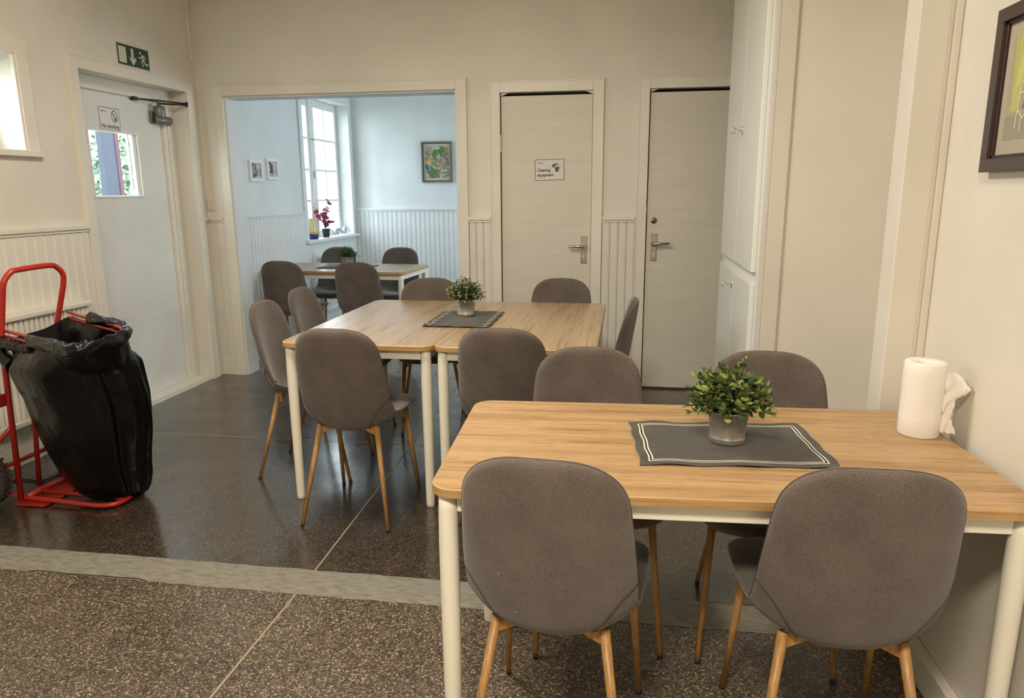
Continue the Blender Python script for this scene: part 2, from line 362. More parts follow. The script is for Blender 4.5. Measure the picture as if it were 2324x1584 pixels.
g = G(); g.box(XL, 0.6, 5.17, YB2, -0.05, 0.0); struct(g.build('floor_back_room', M_terrb))
g = G(); g.box(XL - .3, 1.4, -2.5, YB2 + .2, ZC, ZC + 0.1); struct(g.build('ceiling', M_ceil))
# left wall with its door and two windows
g = G()
W2 = (2.30, 3.457, 1.62, 2.10); D1 = (3.886, 4.93, 0.0, 2.10); W1 = (6.80, 7.99, 0.93, 2.34)
wall_cols(g, lambda a, b, c, d: g.box(XL - 0.30, XL, a, b, c, d), -2.3, 5.17, ZC, [W2, D1])
wall_left = struct(g.build('wall_left', M_wall))
g = G(); wall_cols(g, lambda a, b, c, d: g.box(XL - 0.30, XL, a, b, c, d), 5.17, YB2, ZC, [W1])
wall_bl = struct(g.build('wall_back_room_left', M_back))
g = G()
OP = (-2.925, -1.19, 0.0, 2.085); DD2 = (-0.895, -0.235, 0.0, 2.065); DD3 = (0.115, 0.965, 0.0, 2.065)
wall_cols(g, lambda a, b, c, d: g.box(a, b, YB, YB + TH, c, d), XL, 1.15, ZC, [OP, DD2, DD3])
wall_back = struct(g.build('wall_back', M_wall))
g = G()       # the back room side of that wall, cool white paint
wall_cols(g, lambda a, b, c, d: g.box(a, b, YB + TH, YB + TH + 0.01, c, d), XL, 0.6, ZC, [OP])
g.box(OP[0] - 0.001, OP[0] + 0.012, YB + 0.004, YB + TH + 0.009, 0, OP[3] - .012); g.box(OP[1] - 0.012, OP[1] + 0.001, YB + 0.004, YB + TH + 0.009, 0, OP[3] - .012); g.box(OP[0] - .001, OP[1] + .001, YB + 0.004, YB + TH + 0.009, OP[3] - 0.012, OP[3] + 0.001)
struct(g.build('wall_opening_reveal', M_back))
g = G(); W3 = (5.9, 7.5, 1.0, 2.3)
wall_cols(g, lambda a, b, c, d: g.box(a, b, YB2, YB2 + 0.25, c, d), XL - .3, 0.8, ZC, [])
wall_bb = struct(g.build('wall_back_room_rear', M_back))
g = G(); wall_cols(g, lambda a, b, c, d: g.box(0.6, 0.8, a, b, c, d), YB + TH, YB2, ZC, [W3]); struct(g.build('wall_back_room_right', M_back))
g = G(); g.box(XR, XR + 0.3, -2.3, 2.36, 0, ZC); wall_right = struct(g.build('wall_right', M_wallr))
g = G(); g.box(1.07, 1.4, 2.36, 2.93, 0, ZC); g.box(1.082, 1.4, 2.93, 3.22, 0, ZC); struct(g.build('wall_right_alcove', M_wall))
g = G(); g.box(0.66, 1.2, 3.20, 3.24, 0, ZC); struct(g.build('wall_alcove_panel', M_wall))
g = G(); g.box(1.10, 1.4, 3.22, YB + TH, 0, ZC); struct(g.build('wall_right_far', M_wall))
g = G(); g.box(XL - .3, XR + .3, -2.5, -2.3, 0, ZC); struct(g.build('wall_behind_camera', M_wall))
# right hand pilaster (door lining) and its moulding
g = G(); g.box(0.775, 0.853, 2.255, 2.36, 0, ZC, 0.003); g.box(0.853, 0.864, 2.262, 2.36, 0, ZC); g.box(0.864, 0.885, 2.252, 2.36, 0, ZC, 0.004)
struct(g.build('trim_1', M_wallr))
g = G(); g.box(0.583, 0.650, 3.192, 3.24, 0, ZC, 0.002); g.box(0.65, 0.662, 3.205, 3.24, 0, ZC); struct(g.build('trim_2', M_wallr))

# wainscot boards: each board its own part of the wall; one shared mesh per height
_bm = {}
def board(M, w, z0, z1, material, parent):
    key = (round(w, 4), round(z0, 3), round(z1, 3), material.name)
    if key not in _bm:
        h = w / 2 - 0.0007; c = 0.005; t = 0.013
        pr = [(-h, 0), (-h, t - c), (-h + c * 0.8, t), (h - 0.011, t), (h - 0.009, t - 0.003), (h - 0.006, t - 0.003), (h - 0.004, t), (h - 0.002, t - 0.002), (h, t - c), (h, 0)]
        q = G(); k = len(pr); vs = [(a, z0, b) for a, b in pr] + [(a, z1, b) for a, b in pr]
        q.add(vs, [(i, (i + 1), k + i + 1, k + i) for i in range(k - 1)] + [tuple(range(k, 2 * k)), tuple(reversed(range(k)))])
        me = bpy.data.meshes.new('wainscot_board'); me.from_pydata(q.v, [], q.f); me.materials.append(material); me.update(); _bm[key] = me
    o = bpy.data.objects.new('wainscot_board', _bm[key]); C.objects.link(o); o.parent = parent; o.matrix_local = M
def wainscot(mk, a0, a1, material, parent, z0=0.125, z1=1.20, w=0.062, cap=True, base=True):
    n = max(1, round((a1 - a0) / w)); w = (a1 - a0) / n
    for i in range(n): board(mk(a0 + w * (i + .5)), w, z0, z1, material, parent)
    M = mk(a0); l = a1 - a0
    if cap:
        g = G(); fbox(g, M, 0, l, z1 - 0.002, z1 + 0.022, 0, 0.030, 0.004); fbox(g, M, 0, l, z1 - 0.016, z1, 0, 0.020); g.build('dado_rail', material, parent)
    if base:
        g = G(); fbox(g, M, 0, l, 0, z0, 0, 0.020, 0.003); g.build('baseboard', material, parent)
mkL = lambda a: FL(a, 0); mkB = lambda a: FB(a, 0); mkBB = lambda a: FB(a, 0, YB2)
wainscot(mkL, 0.96, 3.812, M_board, wall_left, w=0.066)
wainscot(mkL, 5.005, 5.075, M_board, wall_left, w=0.066)
wainscot(mkB, XL, -3.002, M_board, wall_back)
wainscot(mkB, -1.115, -0.955, M_board, wall_back, w=0.054)
wainscot(mkB, -0.172, 0.055, M_board, wall_back, w=0.057)
wainscot(mkL, 5.26, 6.73, M_backb, wall_bl, w=0.060)
wainscot(mkL, 6.73, 8.06, M_backb, wall_bl, z1=0.86, w=0.060, cap=False)
wainscot(mkBB, XL, -0.9, M_backb, wall_bb, w=0.056)
g = G(); g.box(XR - 0.030, XR, -2.3, 2.255, 0, 0.10, 0.004); g.build('baseboard', M_trim, wall_right)

# door and opening casings
def casing(name, mk, a0, a1, b1, material, parent, w=0.075, t=0.020, outer_only=False):
    g = G(); M = mk(0)
    fbox(g, M, a0 - w, a0, 0, b1 + w, 0, t, 0.0015); fbox(g, M, a1, a1 + w, 0, b1 + w, 0, t, 0.0015); fbox(g, M, a0, a1, b1, b1 + w, 0, t, 0.003)
    fbox(g, M, a0 - w, a0 - w + 0.008, 0, b1 + w, t, t + .004); fbox(g, M, a1 + w - .008, a1 + w, 0, b1 + w, t, t + .004); fbox(g, M, a0 - w + .008, a1 + w - .008, b1 + w - .008, b1 + w, t, t + .004)
    return g.build(name, material, parent)
struct(casing('trim_3', mkB, OP[0], OP[1], OP[3], M_trim, None, 0.074))

def keyhole_lever(parent, M, side, round_end):
    """plate, lever and keyhole on a door leaf; M at plate centre, side=-1 lever points to -a"""
    g = G(); fbox(g, M, -0.021, 0.021, -0.095, 0.095, 0, 0.005, 0.0015); p = g.build('handle_plate', M_steel, parent)
    g = G(); a0 = 0.006 if side < 0 else -0.006
    pts = [(a0, 0.025, 0.004), (a0, 0.025, 0.038), (a0 + side * 0.012, 0.025, 0.048), (a0 + side * 0.11, 0.025 + (0.004 if round_end else 0), 0.048)]
    rad = [0.011, 0.011, 0.011, 0.009] if not round_end else [0.016, 0.013, 0.012, 0.007]
    g.tube(pts, 0.01, 12, rad=rad).xf(M); g.build('lever', M_steel if round_end else M_chrome, p)
    g = G(); fbox(g, M, -0.003, 0.003, -0.062, -0.038, 0.005, 0.0062); t = G(); disc(t, 0, -0.040, 0.0055, 0.0063); t.xf(M); g.add(t.v, t.f); g.build('keyhole', M_white, p)
    g = G()
    for a, b in ((-.014, .086), (.014, .086), (-.014, -.086), (.014, -.086)):
        t = G(); disc(t, a, b, 0.003, 0.0056, 8); t.xf(M); g.add(t.v, t.f)
    g.build('screws', M_bar, p)
def inner_door(name, hole, leaf_a0, leaf_a1):
    d = sroot(name, ((hole[0] + hole[1]) / 2, YB, 0)); off = Matrix.Translation((-(hole[0] + hole[1]) / 2, -YB, 0))
    mk = lambda a: off @ FB(a, 0)
    casing('casing', mk, hole[0] + 0.012, hole[1] - 0.012, hole[3] - 0.01, M_trim, d, 0.072, 0.018)
    M = mk(0)
    g = G(); fbox(g, M, hole[0], hole[0] + .012, 0, hole[3], -0.10, 0.0); fbox(g, M, hole[1] - .012, hole[1], 0, hole[3], -0.10, 0.0); fbox(g, M, hole[0], hole[1], hole[3] - .010, hole[3], -0.10, 0.0)
    g.build('jamb', M_trim, d)
    g = G(); fbox(g, M, hole[0] + .012, hole[1] - .012, 0.0, hole[3] - .01, -0.09, -0.07); g.build('gap_shadow_sheet', M_dark, d)  # black sheet behind the leaf stands for the shadow in the gap
    z1 = hole[3] - 0.032
    g = G(); fbox(g, M, leaf_a0, leaf_a1, 0.012, z1, -0.045, -0.006, 0.002); leaf = g.build('leaf', M_door, d)
    g = G()       # frayed weather-strip blocks leaving a dark slot over the leaf
    for s, a in ((1, leaf_a0), (-1, leaf_a1)):
        t = G(); pts = [(a, z1 + .003), (a + s * 0.055, z1 + .022), (a, z1 + .022)]; pts = pts if s > 0 else pts[::-1]
        t.prism(pts, -0.03, -0.008).xf(M); g.add(t.v, t.f)
    g.build('weather_strip', M_white, d)
    g = G(); fbox(g, M, leaf_a0, leaf_a1, 0.0, 0.010, -0.06, 0.004); g.build('threshold', mat('threshold_wood', (0.06, 0.03, 0.02), .6), d)
    return d, leaf, M
d2, leaf2, M2 = inner_door('door_2', DD2, -0.877, -0.250)
g = G(); fbox(g, M2, -0.888, -0.874, 1.66, 1.72, -0.008, 0.004, 0.002); fbox(g, M2, -0.886, -0.876, 1.70, 1.78, -0.008, 0.006, .002); g.build('hinge', M_steel, d2)
keyhole_lever(leaf2, M2 @ Matrix.Translation((-0.297, 0.993, -0.006)), -1, False)
d3, leaf3, M3 = inner_door('door_3', DD3, 0.133, 0.948)
keyhole_lever(leaf3, M3 @ Matrix.Translation((0.186, 1.012, -0.006)), 1, True)
g = G(); t = G(); t.lathe([(0.022, 0), (0.022, 0.004), (0.019, 0.007), (0.010, 0.008), (0.009, 0.011)], n=24); t.xf(M3 @ Matrix.Translation((0.180, 1.195, -0.006))); g.add(t.v, t.f, True); lk = g.build('lock_rose', M_steel, leaf3)
g = G(); t = G(); disc(t, 0.18, 1.195, 0.005, 0.0056); disc(t, 0.18, 1.208, 0.004, 0.0018, 10, .002); t.xf(M3); g.add(t.v, t.f); g.build('keyhole', M_dark, lk)
g = G(); fbox(g, M3, 0.118, 0.130, 1.235, 1.29, -0.004, 0.003, .001); g.build('strike_plate', M_steel, d3)

# exterior door
d1 = sroot('door_1', (XL, 4.4, 0)); O1 = Matrix.Translation((-XL, -4.4, 0)); mk1 = lambda a: O1 @ FL(a, 0)
casing('casing', mk1, D1[0], D1[1], D1[3], M_trim, d1, 0.072, 0.022)
M1 = mk1(0)
g = G(); LY0, LY1, LZ1 = 3.905, 4.800, 2.035; WX = (4.075, 4.525, 1.385, 1.782)
wall_cols(g, lambda a, b, c, d: fbox(g, M1, a, b, c + (0.02 if c == 0 else 0), d, -0.165, -0.12), LY0, LY1, LZ1, [WX])
leaf1 = g.build('leaf', M_extdoor, d1)
g = G()
fbox(g, M1, 3.886, 4.93, 2.035, 2.10, -0.165, -0.105, .003); fbox(g, M1, 4.80, 4.93, 0, 2.06, -0.165, -0.098, .004); fbox(g, M1, 4.835, 4.85, 0, 2.06, -0.098, -0.090, .002)
fbox(g, M1, 3.886, 4.93, 2.02, 2.045, -0.118, -0.100, .003); fbox(g, M1, 3.886, 3.906, 0, 2.06, -0.165, -0.105)
fbox(g, M1, 3.886, 4.93, -0.001, 0.0, -0.17, 0.0)
g.build('frame', M_trim, d1)
g = G(); fbox(g, M1, 3.886, 4.93, 0.0, 0.028, -0.165, -0.01, .004); g.build('threshold', M_trim, d1)
g = G(); a0, a1, b0, b1 = WX
for q in ((a0 - .012, a1 + .012, b1 - .002, b1 + .012), (a0 - .012, a1 + .012, b0 - .012, b0 + .002), (a0 - .012, a0 + .002, b0, b1), (a1 - .002, a1 + .012, b0, b1)):
    fbox(g, M1, *q, -0.121, -0.114, .002)
fbox(g, M1, a1 - 0.035, a1 - .002, b0, b1, -0.150, -0.128, .002); fbox(g, M1, a1 - 0.060, a1 - 0.048, b0, b1, -0.160, -0.142, .002)
wt = g.build('window_trim', M_white, leaf1)
g = G(); fbox(g, M1, a0, a1, b0, b1, -0.143, -0.139); g.build('pane', M_pane, leaf1)
g = G(); fbox(g, M1, 4.28, 4.79, 0.03, 0.585, -0.120, -0.117, .001); fbox(g, M1, 4.06, 4.30, 0.595, 0.70, -0.120, -0.1175, .001); g.build('kick_plate', M_extdoor, leaf1)
# closer on that door
g = G(); t = G(); t.lathe([(0.030, 0), (0.034, 0.006), (0.036, 0.045), (0.034, 0.075), (0.030, 0.080), (0.012, 0.082), (0.012, 0.1)], n=24); t.xf(Matrix.Translation((-0.075, 0.335, 1.905))); g.add(t.v, t.f, True)
g.tube([(-0.085, 0.295, 1.895), (-0.08, 0.30, 1.895), (-0.08, 0.44, 1.895), (-0.085, 0.447, 1.895)], 0.03, 18, rad=[.022, .03, .03, .022])
g.box(-0.12, -0.10, 0.28, 0.44, 1.87, 1.95, .004)
cl = g.build('door_closer', M_grey, d1, label='grey cast door closer with folding arm')
g = G(); g.tube([(-0.075, 0.335, 2.003), (0.03, 0.50, 2.008)], 0.006, 8); g.tube([(0.03, 0.50, 2.016), (-0.045, 0.28, 2.016), (-0.10, 0.13, 2.012)], 0.006, 8); g.box(-0.12, -0.09, 0.10, 0.14, 2.0, 2.025, .003)
t = G(); t.lathe([(.01, 0), (.01, .03)], (0.03, 0.50, 1.998), 12); g.add(t.v, t.f, True); g.build('arm', M_bar, cl)
g = G(); disc(g, 0.306, 1.893, .004, 0, 8); disc(g, 0.325, 1.895, .004, 0, 8); g2 = G(); g2.add([(-0.0495, v[0], v[1]) for v in g.v], g.f); g2.build('screws', M_bar, cl)

# windows
def window_unit(name, M, a0, a1, b0, b1, depth, mull, rows, cols, parent_loc):
    wd = sroot(name, parent_loc); O = Matrix.Translation(-Vector(parent_loc)); M = O @ M
    g = G(); c0, c1 = -depth - 0.05, -depth
    fbox(g, M, a0 + .035, a1 - .035, b1 - 0.04, b1, c0, c1, .002); fbox(g, M, a0 + .035, a1 - .035, b0, b0 + 0.035, c0, c1, .002); fbox(g, M, a0, a0 + 0.035, b0, b1, c0, c1, .004); fbox(g, M, a1 - 0.035, a1, b0, b1, c0, c1, .004)
    if mull: fbox(g, M, mull[0], mull[1], b0 + .001, b1 - .001, c0 + .001, c1 + 0.02, .002)
    g.build('window_frame', M_white, wd)
    spans = [(a0 + .035, mull[0]), (mull[1], a1 - .035)] if mull else [(a0 + .035, a1 - .035)]
    for (p, q) in spans:
        g = G(); s = 0.038; z0, z1 = b0 + .035, b1 - .04
        fbox(g, M, p, p + s, z0, z1, c0 + .01, c1 + .008, .003); fbox(g, M, q - s, q, z0, z1, c0 + .01, c1 + .008, .003)
        fbox(g, M, p + s, q - s, z0, z0 + s, c0 + .011, c1 + .007, .002); fbox(g, M, p + s, q - s, z1 - s, z1, c0 + .011, c1 + .007, .002)
        cs = g.build('casement', M_white, wd)
        g = G()
        for i in range(1, cols): x = p + s + (q - p - 2 * s) * i / cols; fbox(g, M, x - .009, x + .009, z0 + s, z1 - s, c0 + .015, c1 + .002)
        for i in range(1, rows): z = z0 + s + (z1 - z0 - 2 * s) * i / rows; fbox(g, M, p + s, q - s, z - .010, z + .010, c0 + .0165, c1 + .0005)
        g.build('glazing_bars', M_white, cs)
        for i in range(cols):
            for j in range(rows):
                g = G(); x0 = p + s + (q - p - 2 * s) * i / cols; x1 = p + s + (q - p - 2 * s) * (i + 1) / cols; z_0 = z0 + s + (z1 - z0 - 2 * s) * j / rows; z_1 = z0 + s + (z1 - z0 - 2 * s) * (j + 1) / rows
                fbox(g, M, x0, x1, z_0, z_1, c0 + .022, c0 + .025); g.build('pane', M_pane, cs)
        # outer storm sash a little further out
        g = G(); e0, e1 = c0 - 0.09, c0 - 0.06
        fbox(g, M, p, p + s, z0, z1, e0, e1); fbox(g, M, q - s, q, z0, z1, e0, e1); fbox(g, M, p + s, q - s, z0, z0 + s, e0 + .001, e1 - .001); fbox(g, M, p + s, q - s, z1 - s, z1, e0 + .001, e1 - .001)
        for i in range(1, cols): x = p + s + (q - p - 2 * s) * i / cols; fbox(g, M, x - .012, x + .012, z0 + s, z1 - s, e0 + .002, e1 - .002)
        for i in range(1, rows): z = z0 + s + (z1 - z0 - 2 * s) * i / rows; fbox(g, M, p + s, q - s, z - .012, z + .012, e0 + .003, e1 - .003)
        g.build('storm_sash', M_white, wd)
    return wd, M
wd1, MW1 = window_unit('window_1', FL(0, 0), W1[0], W1[1], W1[2], W1[3], 0.13, (7.24, 7.33), 4, 2, (XL, 7.4, 0.93))
g = G(); w_ = 0.07
fbox(g, MW1, W1[0] - w_, W1[0], 0.90, W1[3] + w_, 0, .018, .003); fbox(g, MW1, W1[1], W1[1] + w_, 0.90, W1[3] + w_, 0, .018, .003); fbox(g, MW1, W1[0], W1[1], W1[3], W1[3] + w_, 0, .018, .003); g.build('casing', M_backb, wd1)
g = G(); fbox(g, MW1, W1[0] - .09, W1[1] + .09, 0.905, 0.937, -0.13, 0.055, .004); g.build('sill', M_backb, wd1)
g = G(); fbox(g, MW1, 7.235, 7.335, 1.93, 1.945, -.115, -.100, .002); fbox(g, MW1, 7.255, 7.285, 1.55, 1.62, -.115, -.095, .003); g.build('latch', M_steel, wd1)
wd2, MW2 = window_unit('window_2', FL(0, 0), W2[0], W2[1], W2[2], W2[3], 0.17, None, 1, 2, (XL, 2.9, 1.62))
g = G(); w_ = 0.078
fbox(g, MW2, W2[0] - w_, W2[0], 1.60, W2[3] + w_, 0, .020, .003); fbox(g, MW2, W2[1], W2[1] + w_, 1.60, W2[3] + w_, 0, .020, .003); fbox(g, MW2, W2[0], W2[1], W2[3], W2[3] + w_, 0, .020, .003)
fbox(g, MW2, W2[0], W2[0] + .012, W2[2], W2[3], 0, .012); fbox(g, MW2, W2[1] - .012, W2[1], W2[2], W2[3], -.012, .012, .003); g.build('casing', M_trim, wd2)
g = G(); fbox(g, MW2, W2[0] - .09, W2[1] + .085, 1.590, 1.622, -0.17, 0.035, .004); g.build('sill', M_trim, wd2)
wd3, MW3 = window_unit('window_3_unseen', FR(0, 0, 0.6), -W3[1], -W3[0], W3[2], W3[3], 0.10, (-6.75, -6.65), 4, 2, (0.6, 6.7, 1.0))  # unseen window, placed and sized to brighten the back room

# surface conduit in the corner, light switch
g = G(); g.tube([(XL + .012, 5.072, 1.0), (XL + .012, 5.072, 1.001)], .004, 8); g = G(); g.box(XL, XL + .014, 5.040, 5.058, 2.32, ZC, .004); tag(g.build('cable_conduit', M_trim), 'thin white cable conduit running up the left corner', 'conduit')
sw = thing('light_switch', 'small square white light switch in the corner left of the wide opening', 'switch', (XL + 0.035, YB, 1.31))
g = G(); g.box(-.030, .030, -.010, 0, -.04, .04, .004); g.build('plate', M_trim, sw); g = G(); g.box(-.020, .020, -.015, -.009, -.028, .028, .003); g.build('rocker', M_trim, sw)

# ------------------------------------------------------------------ radiators
def radiator(label, y0, y1, z0, z1, m):
    t = thing('radiator', label, 'radiator', (XL + .013, (y0 + y1) / 2, z0)); l = (y1 - y0) / 2; h = z1 - z0
    g = G(); n = int((y1 - y0) / 0.033)
    for i in range(n):
        y = -l + (2 * l) * (i + .5) / n; g.box(.055, .068, y - .012, y + .012, .03, h - .03, .004)
    g.box(0.0, .056, -l, l, .01, h - .02); g.build('panel', m, t)
    g = G(); g.box(0, .085, -l - .01, l + .01, h - .028, h, .006); g.build('top_cover', m, t)
    g = G(); g.box(0, .080, -l - .005, l + .005, 0, .030, .005); g.build('bottom_rail', m, t)
    return t
radiator('long white panel radiator on the wainscot behind the red hand truck', 2.10, 3.66, 0.225, 0.80, M_board)
radiator('small white radiator under the tall window in the back room', 6.95, 7.85, 0.20, 0.76, M_backb)

# ------------------------------------------------------------------ cabinet
cb = thing('tall_cabinet', 'tall built-in white cupboard with reeded doors right of the rear door', 'cabinet', (0.57, 3.82, 0))
g = G(); g.box(0.0, 0.50, -0.57, 0.62, 0, 2.9, .002); g.build('body', M_white, cb)
g = G(); g.box(0.0, 0.012, -0.628, -0.57, 0, 2.9); g.build('side_panel', M_wallr, cb)
def cab_door(y0, y1, z0, z1, ajar):
    g = G(); g.box(-0.022, 0.0, y0, y1, z0, z1, .004); d = g.build('door', M_cab, cb)
    return d
cab_door(-0.505, 0.000, 1.035, 2.86, 0); cab_door(0.006, 0.555, 1.035, 2.86, 0)
cab_door(-0.515, 0.000, 0.10, 0.985, 0); cab_door(0.006, 0.570, 0.10, 0.985, 0)
def key(z, y, bow):
    k = thing('cabinet_key', ('steel key in the lock of the upper cupboard doors' if bow else 'round-bowed steel key in the lock of the lower cupboard doors'), 'key', (0.57 - .022, y, z))
    g = G(); t = G(); t.lathe([(.013, 0), (.013, .003), (.009, .004)], n=18); t.xf(Matrix.Rotation(-PI / 2, 4, 'Y') @ Matrix.Diagonal((1.6, .75, 1, 1))); g.add(t.v, t.f, True); g.build('escutcheon', M_chrome, k)
    g = G(); g.tube([(-.002, 0, 0), (-.028, 0, 0)], .0028, 8); g.build('shank', M_chrome, k)
    g = G(); rr = .012; g.tube([(-.028 - rr + rr * math.cos(a), 0, rr * math.sin(a)) for a in [2 * PI * i / 16 for i in range(16)]], .0035 if bow else .002, 8, True)
    if bow: g.box(-.032, -.020 - rr, -.0012, .0012, -.006, .006)
    g.build('bow', M_chrome, k)
key(1.68, 3.80, True); key(0.915, 3.86, False)

# ------------------------------------------------------------------ tables
def rrect(a, b, r, n=7):
    pts = []
    for cx, cy, s in ((a - r, b - r, 0), (-a + r, b - r, 1), (-a + r, -b + r, 2), (a - r, -b + r, 3)):
        for i in range(n + 1): t = PI / 2 * (s + i / n); pts.append((cx + r * math.cos(t), cy + r * math.sin(t)))
    return pts
def make_table(name, label, loc, rz, topmat, group=None, grain='X'):
    t = thing(name, label, 'table', loc, rz, group); a, b = (0.65, 0.35)
    g = G(); top = rrect(a, b, 0.055); ed = 0.0025
    rings = [(1, .728), (1, .7475), (0, .750)]; n = len(top)
    out = [(x, y) for x, y in top]; inn = [(x - ed * (1 if x > 0 else -1), y - ed * (1 if y > 0 else -1)) for x, y in top]
    g.cm = 1; g.add([(x, y, .728) for x, y in out] + [(x, y, .7475) for x, y in out] + [(x, y, .750) for x, y in inn],
          [(i, (i + 1) % n, n + (i + 1) % n, n + i) for i in range(n)] + [(n + i, n + (i + 1) % n, 2 * n + (i + 1) % n, 2 * n + i) for i in range(n)])
    g.cm = 0; g.add([(x, y, .750) for x, y in inn], [tuple(range(n))]); g.cm = 1; g.add([(x, y, .728) for x, y in out], [tuple(reversed(range(n)))])
    g.build('tabletop', [topmat, M_oakedge], t)
    i = 0.028
    for x0, x1, y0, y1 in ((-a + .06, a - .06, -b + i, -b + i + .02), (-a + .06, a - .06, b - i - .02, b - i), (-a + i, -a + i + .02, -b + .06, b - .06), (a - i - .02, a - i, -b + .06, b - .06)):
        g = G(); g.box(x0, x1, y0, y1, .684, .728, .002); g.build('apron', M_cream, t)
    for sx in (-1, 1):
        for sy in (-1, 1):
            g = G(); g.lathe([(.016, 0), (.0185, .004), (.019, .02), (.0225, .40), (.0235, .60), (.0225, .69), (.021, .728)], (sx * (a - .038), sy * (b - .038), 0), 20); g.build('leg', M_cream, t)
    return t
c, s = math.cos(.0482), math.sin(.0482)
make_table('dining_table', 'oak-topped table with white legs nearest the camera, against the right wall', (-0.4225 + .65 * c - .35 * s, 1.4419 + .65 * s + .35 * c, 0), .0482, M_oak)
# pair pushed together: tables run in depth
make_table('dining_table', 'left half of the pair of oak tables pushed together in mid room', (-1.5096 + .35, 2.9 + .65, 0), PI / 2, M_oaky, 'pair of tables pushed together')
make_table('dining_table', 'right half of the pair of oak tables pushed together in mid room', (-1.5096 + .35 + .70, 2.9 + .65, 0), PI / 2, M_oaky, 'pair of tables pushed together')
make_table('dining_table', 'oak-topped table with white legs in the back room by the window', (-2.44, 6.07, 0), -0.05, M_oaky)

# ------------------------------------------------------------------ chairs
def cat(P, n):
    out = []
    for i in range(len(P) - 1):
        p0 = P[max(0, i - 1)]; p1 = P[i]; p2 = P[i + 1]; p3 = P[min(len(P) - 1, i + 2)]
        for k in range(n):
            t = k / n; out.append(tuple(.5 * (2 * b + (c - a) * t + (2 * a - 5 * b + 4 * c - d) * t * t + (-a + 3 * b - 3 * c + d) * t ** 3) for a, b, c, d in zip(p0, p1, p2, p3)))
    out.append(tuple(P[-1])); return out
# y, z, half width, side lift
PROF = [(0.262, 0.436, .190, .000), (0.235, 0.449, .203, .006), (0.14, 0.452, .209, .016), (0.03, 0.441, .208, .032), (-0.06, 0.428, .205, .055), (-0.135, 0.428, .202, .078),
        (-0.178, 0.460, .200, .080), (-0.198, 0.520, .198, .066), (-0.212, 0.60, .194, .050), (-0.228, 0.70, .186, .038), (-0.243, 0.79, .176, .028), (-0.252, 0.868, .166, .020)]
def shell_data():
    raw = cat(PROF, 6)
    # arc length resample with dense ends
    L_ = [0]
    for i in range(1, len(raw)): L_.append(L_[-1] + math.dist(raw[i][:2], raw[i - 1][:2]))
    T = L_[-1]
    def at(s):
        s = min(max(s, 0), T)
        for i in range(1, len(raw)):
            if L_[i] >= s: t = (s - L_[i - 1]) / max(1e-9, L_[i] - L_[i - 1]); return [a + (b - a) * t for a, b in zip(raw[i - 1], raw[i])]
        return list(raw[-1])
    S = []
    for k in range(10): S.append(0.09 * (1 - math.cos(PI / 2 * k / 10)))
    n = 34
    for k in range(n + 1): S.append(0.09 + (T - 0.09 - 0.13) * k / n)
    for k in range(1, 13): S.append(T - 0.13 + 0.13 * math.sin(PI / 2 * k / 12))
    U = [math.sin(PI / 2 * (-1 + 2 * j / 24)) for j in range(25)]
    mid = []
    for s in S:
        y, z, w, lift = at(s)
        if s < 0.09: w *= max(0.02, (1 - abs(1 - s / 0.09) ** 2.7)) ** (1 / 2.7)
        if s > T - 0.13: w *= max(0.015, (1 - abs((s - T + 0.13) / 0.13) ** 2.9)) ** (1 / 2.9)
        p = at(s - .004); q = at(s + .004); ty, tz = q[0] - p[0], q[1] - p[1]; l = math.hypot(ty, tz) or 1; ny, nz = tz / l, -ty / l   # points up for the seat (tangent -y)
        row = []
        for u in U:
            lf = lift * abs(u) ** 2.2 * (w / max(.05, at(s)[2])) ** 2
            row.append((u * w, y + ny * lf, z + nz * lf, ny, nz, u))
        mid.append(row)
    return S, U, mid, T
S_, U_, MID, TT = shell_data()
def shell_side(i, j, side):
    x, y, z, ny, nz, u = MID[i][j]; s = S_[i]
    eu = max(0.0, 1 - abs(u) ** 7) ** .5
    es = min(1, max(0, s / .05)); es = (1 - (1 - es) ** 4) ** .5 if es < 1 else 1
    et = min(1, max(0, (TT - s) / .05)); et = (1 - (1 - et) ** 4) ** .5 if et < 1 else 1
    h = 0.021 * eu * es * et * side
    return (x, y + ny * h, z + nz * h)
SPL = min(range(len(S_)), key=lambda i: abs(S_[i] - 0.40))
def shell_meshes():
    nr, nc = len(S_), len(U_); V = []; idx = {}
    for side in (1, -1):
        for i in range(nr):
            for j in range(nc):
                if side == -1 and (j in (0, nc - 1) or i in (0, nr - 1)): idx[(side, i, j)] = idx[(1, i, j)]; continue
                idx[(side, i, j)] = len(V); V.append(shell_side(i, j, side))
    faces = []
    for side in (1, -1):
        for i in range(nr - 1):
            for j in range(nc - 1):
                f = [idx[(side, i, j)], idx[(side, i, j + 1)], idx[(side, i + 1, j + 1)], idx[(side, i + 1, j)]]
                if side == 1: f.reverse()
                faces.append((i, f[::-1] if True else f))
    nrm = [Vector((0, 0, 0)) for _ in V]
    for i, f in faces:
        a, b, c, d = [Vector(V[k]) for k in f]; n = (c - a).cross(d - b)
        for k in f: nrm[k] += n
    out = []
    for nm, cond in (('seat', lambda i: i < SPL), ('backrest', lambda i: i >= SPL)):
        fs = [f for i, f in faces if cond(i)]; used = sorted({k for f in fs for k in f}); mp = {k: n for n, k in enumerate(used)}
        me = bpy.data.meshes.new(nm); me.from_pydata([V[k] for k in used], [], [[mp[k] for k in f] for f in fs]); me.materials.append(M_fab)
        me.polygons.foreach_set('use_smooth', [True] * len(fs)); me.update()
        me.normals_split_custom_set_from_vertices([nrm[k].normalized() for k in used]); out.append((nm, me))
    return out
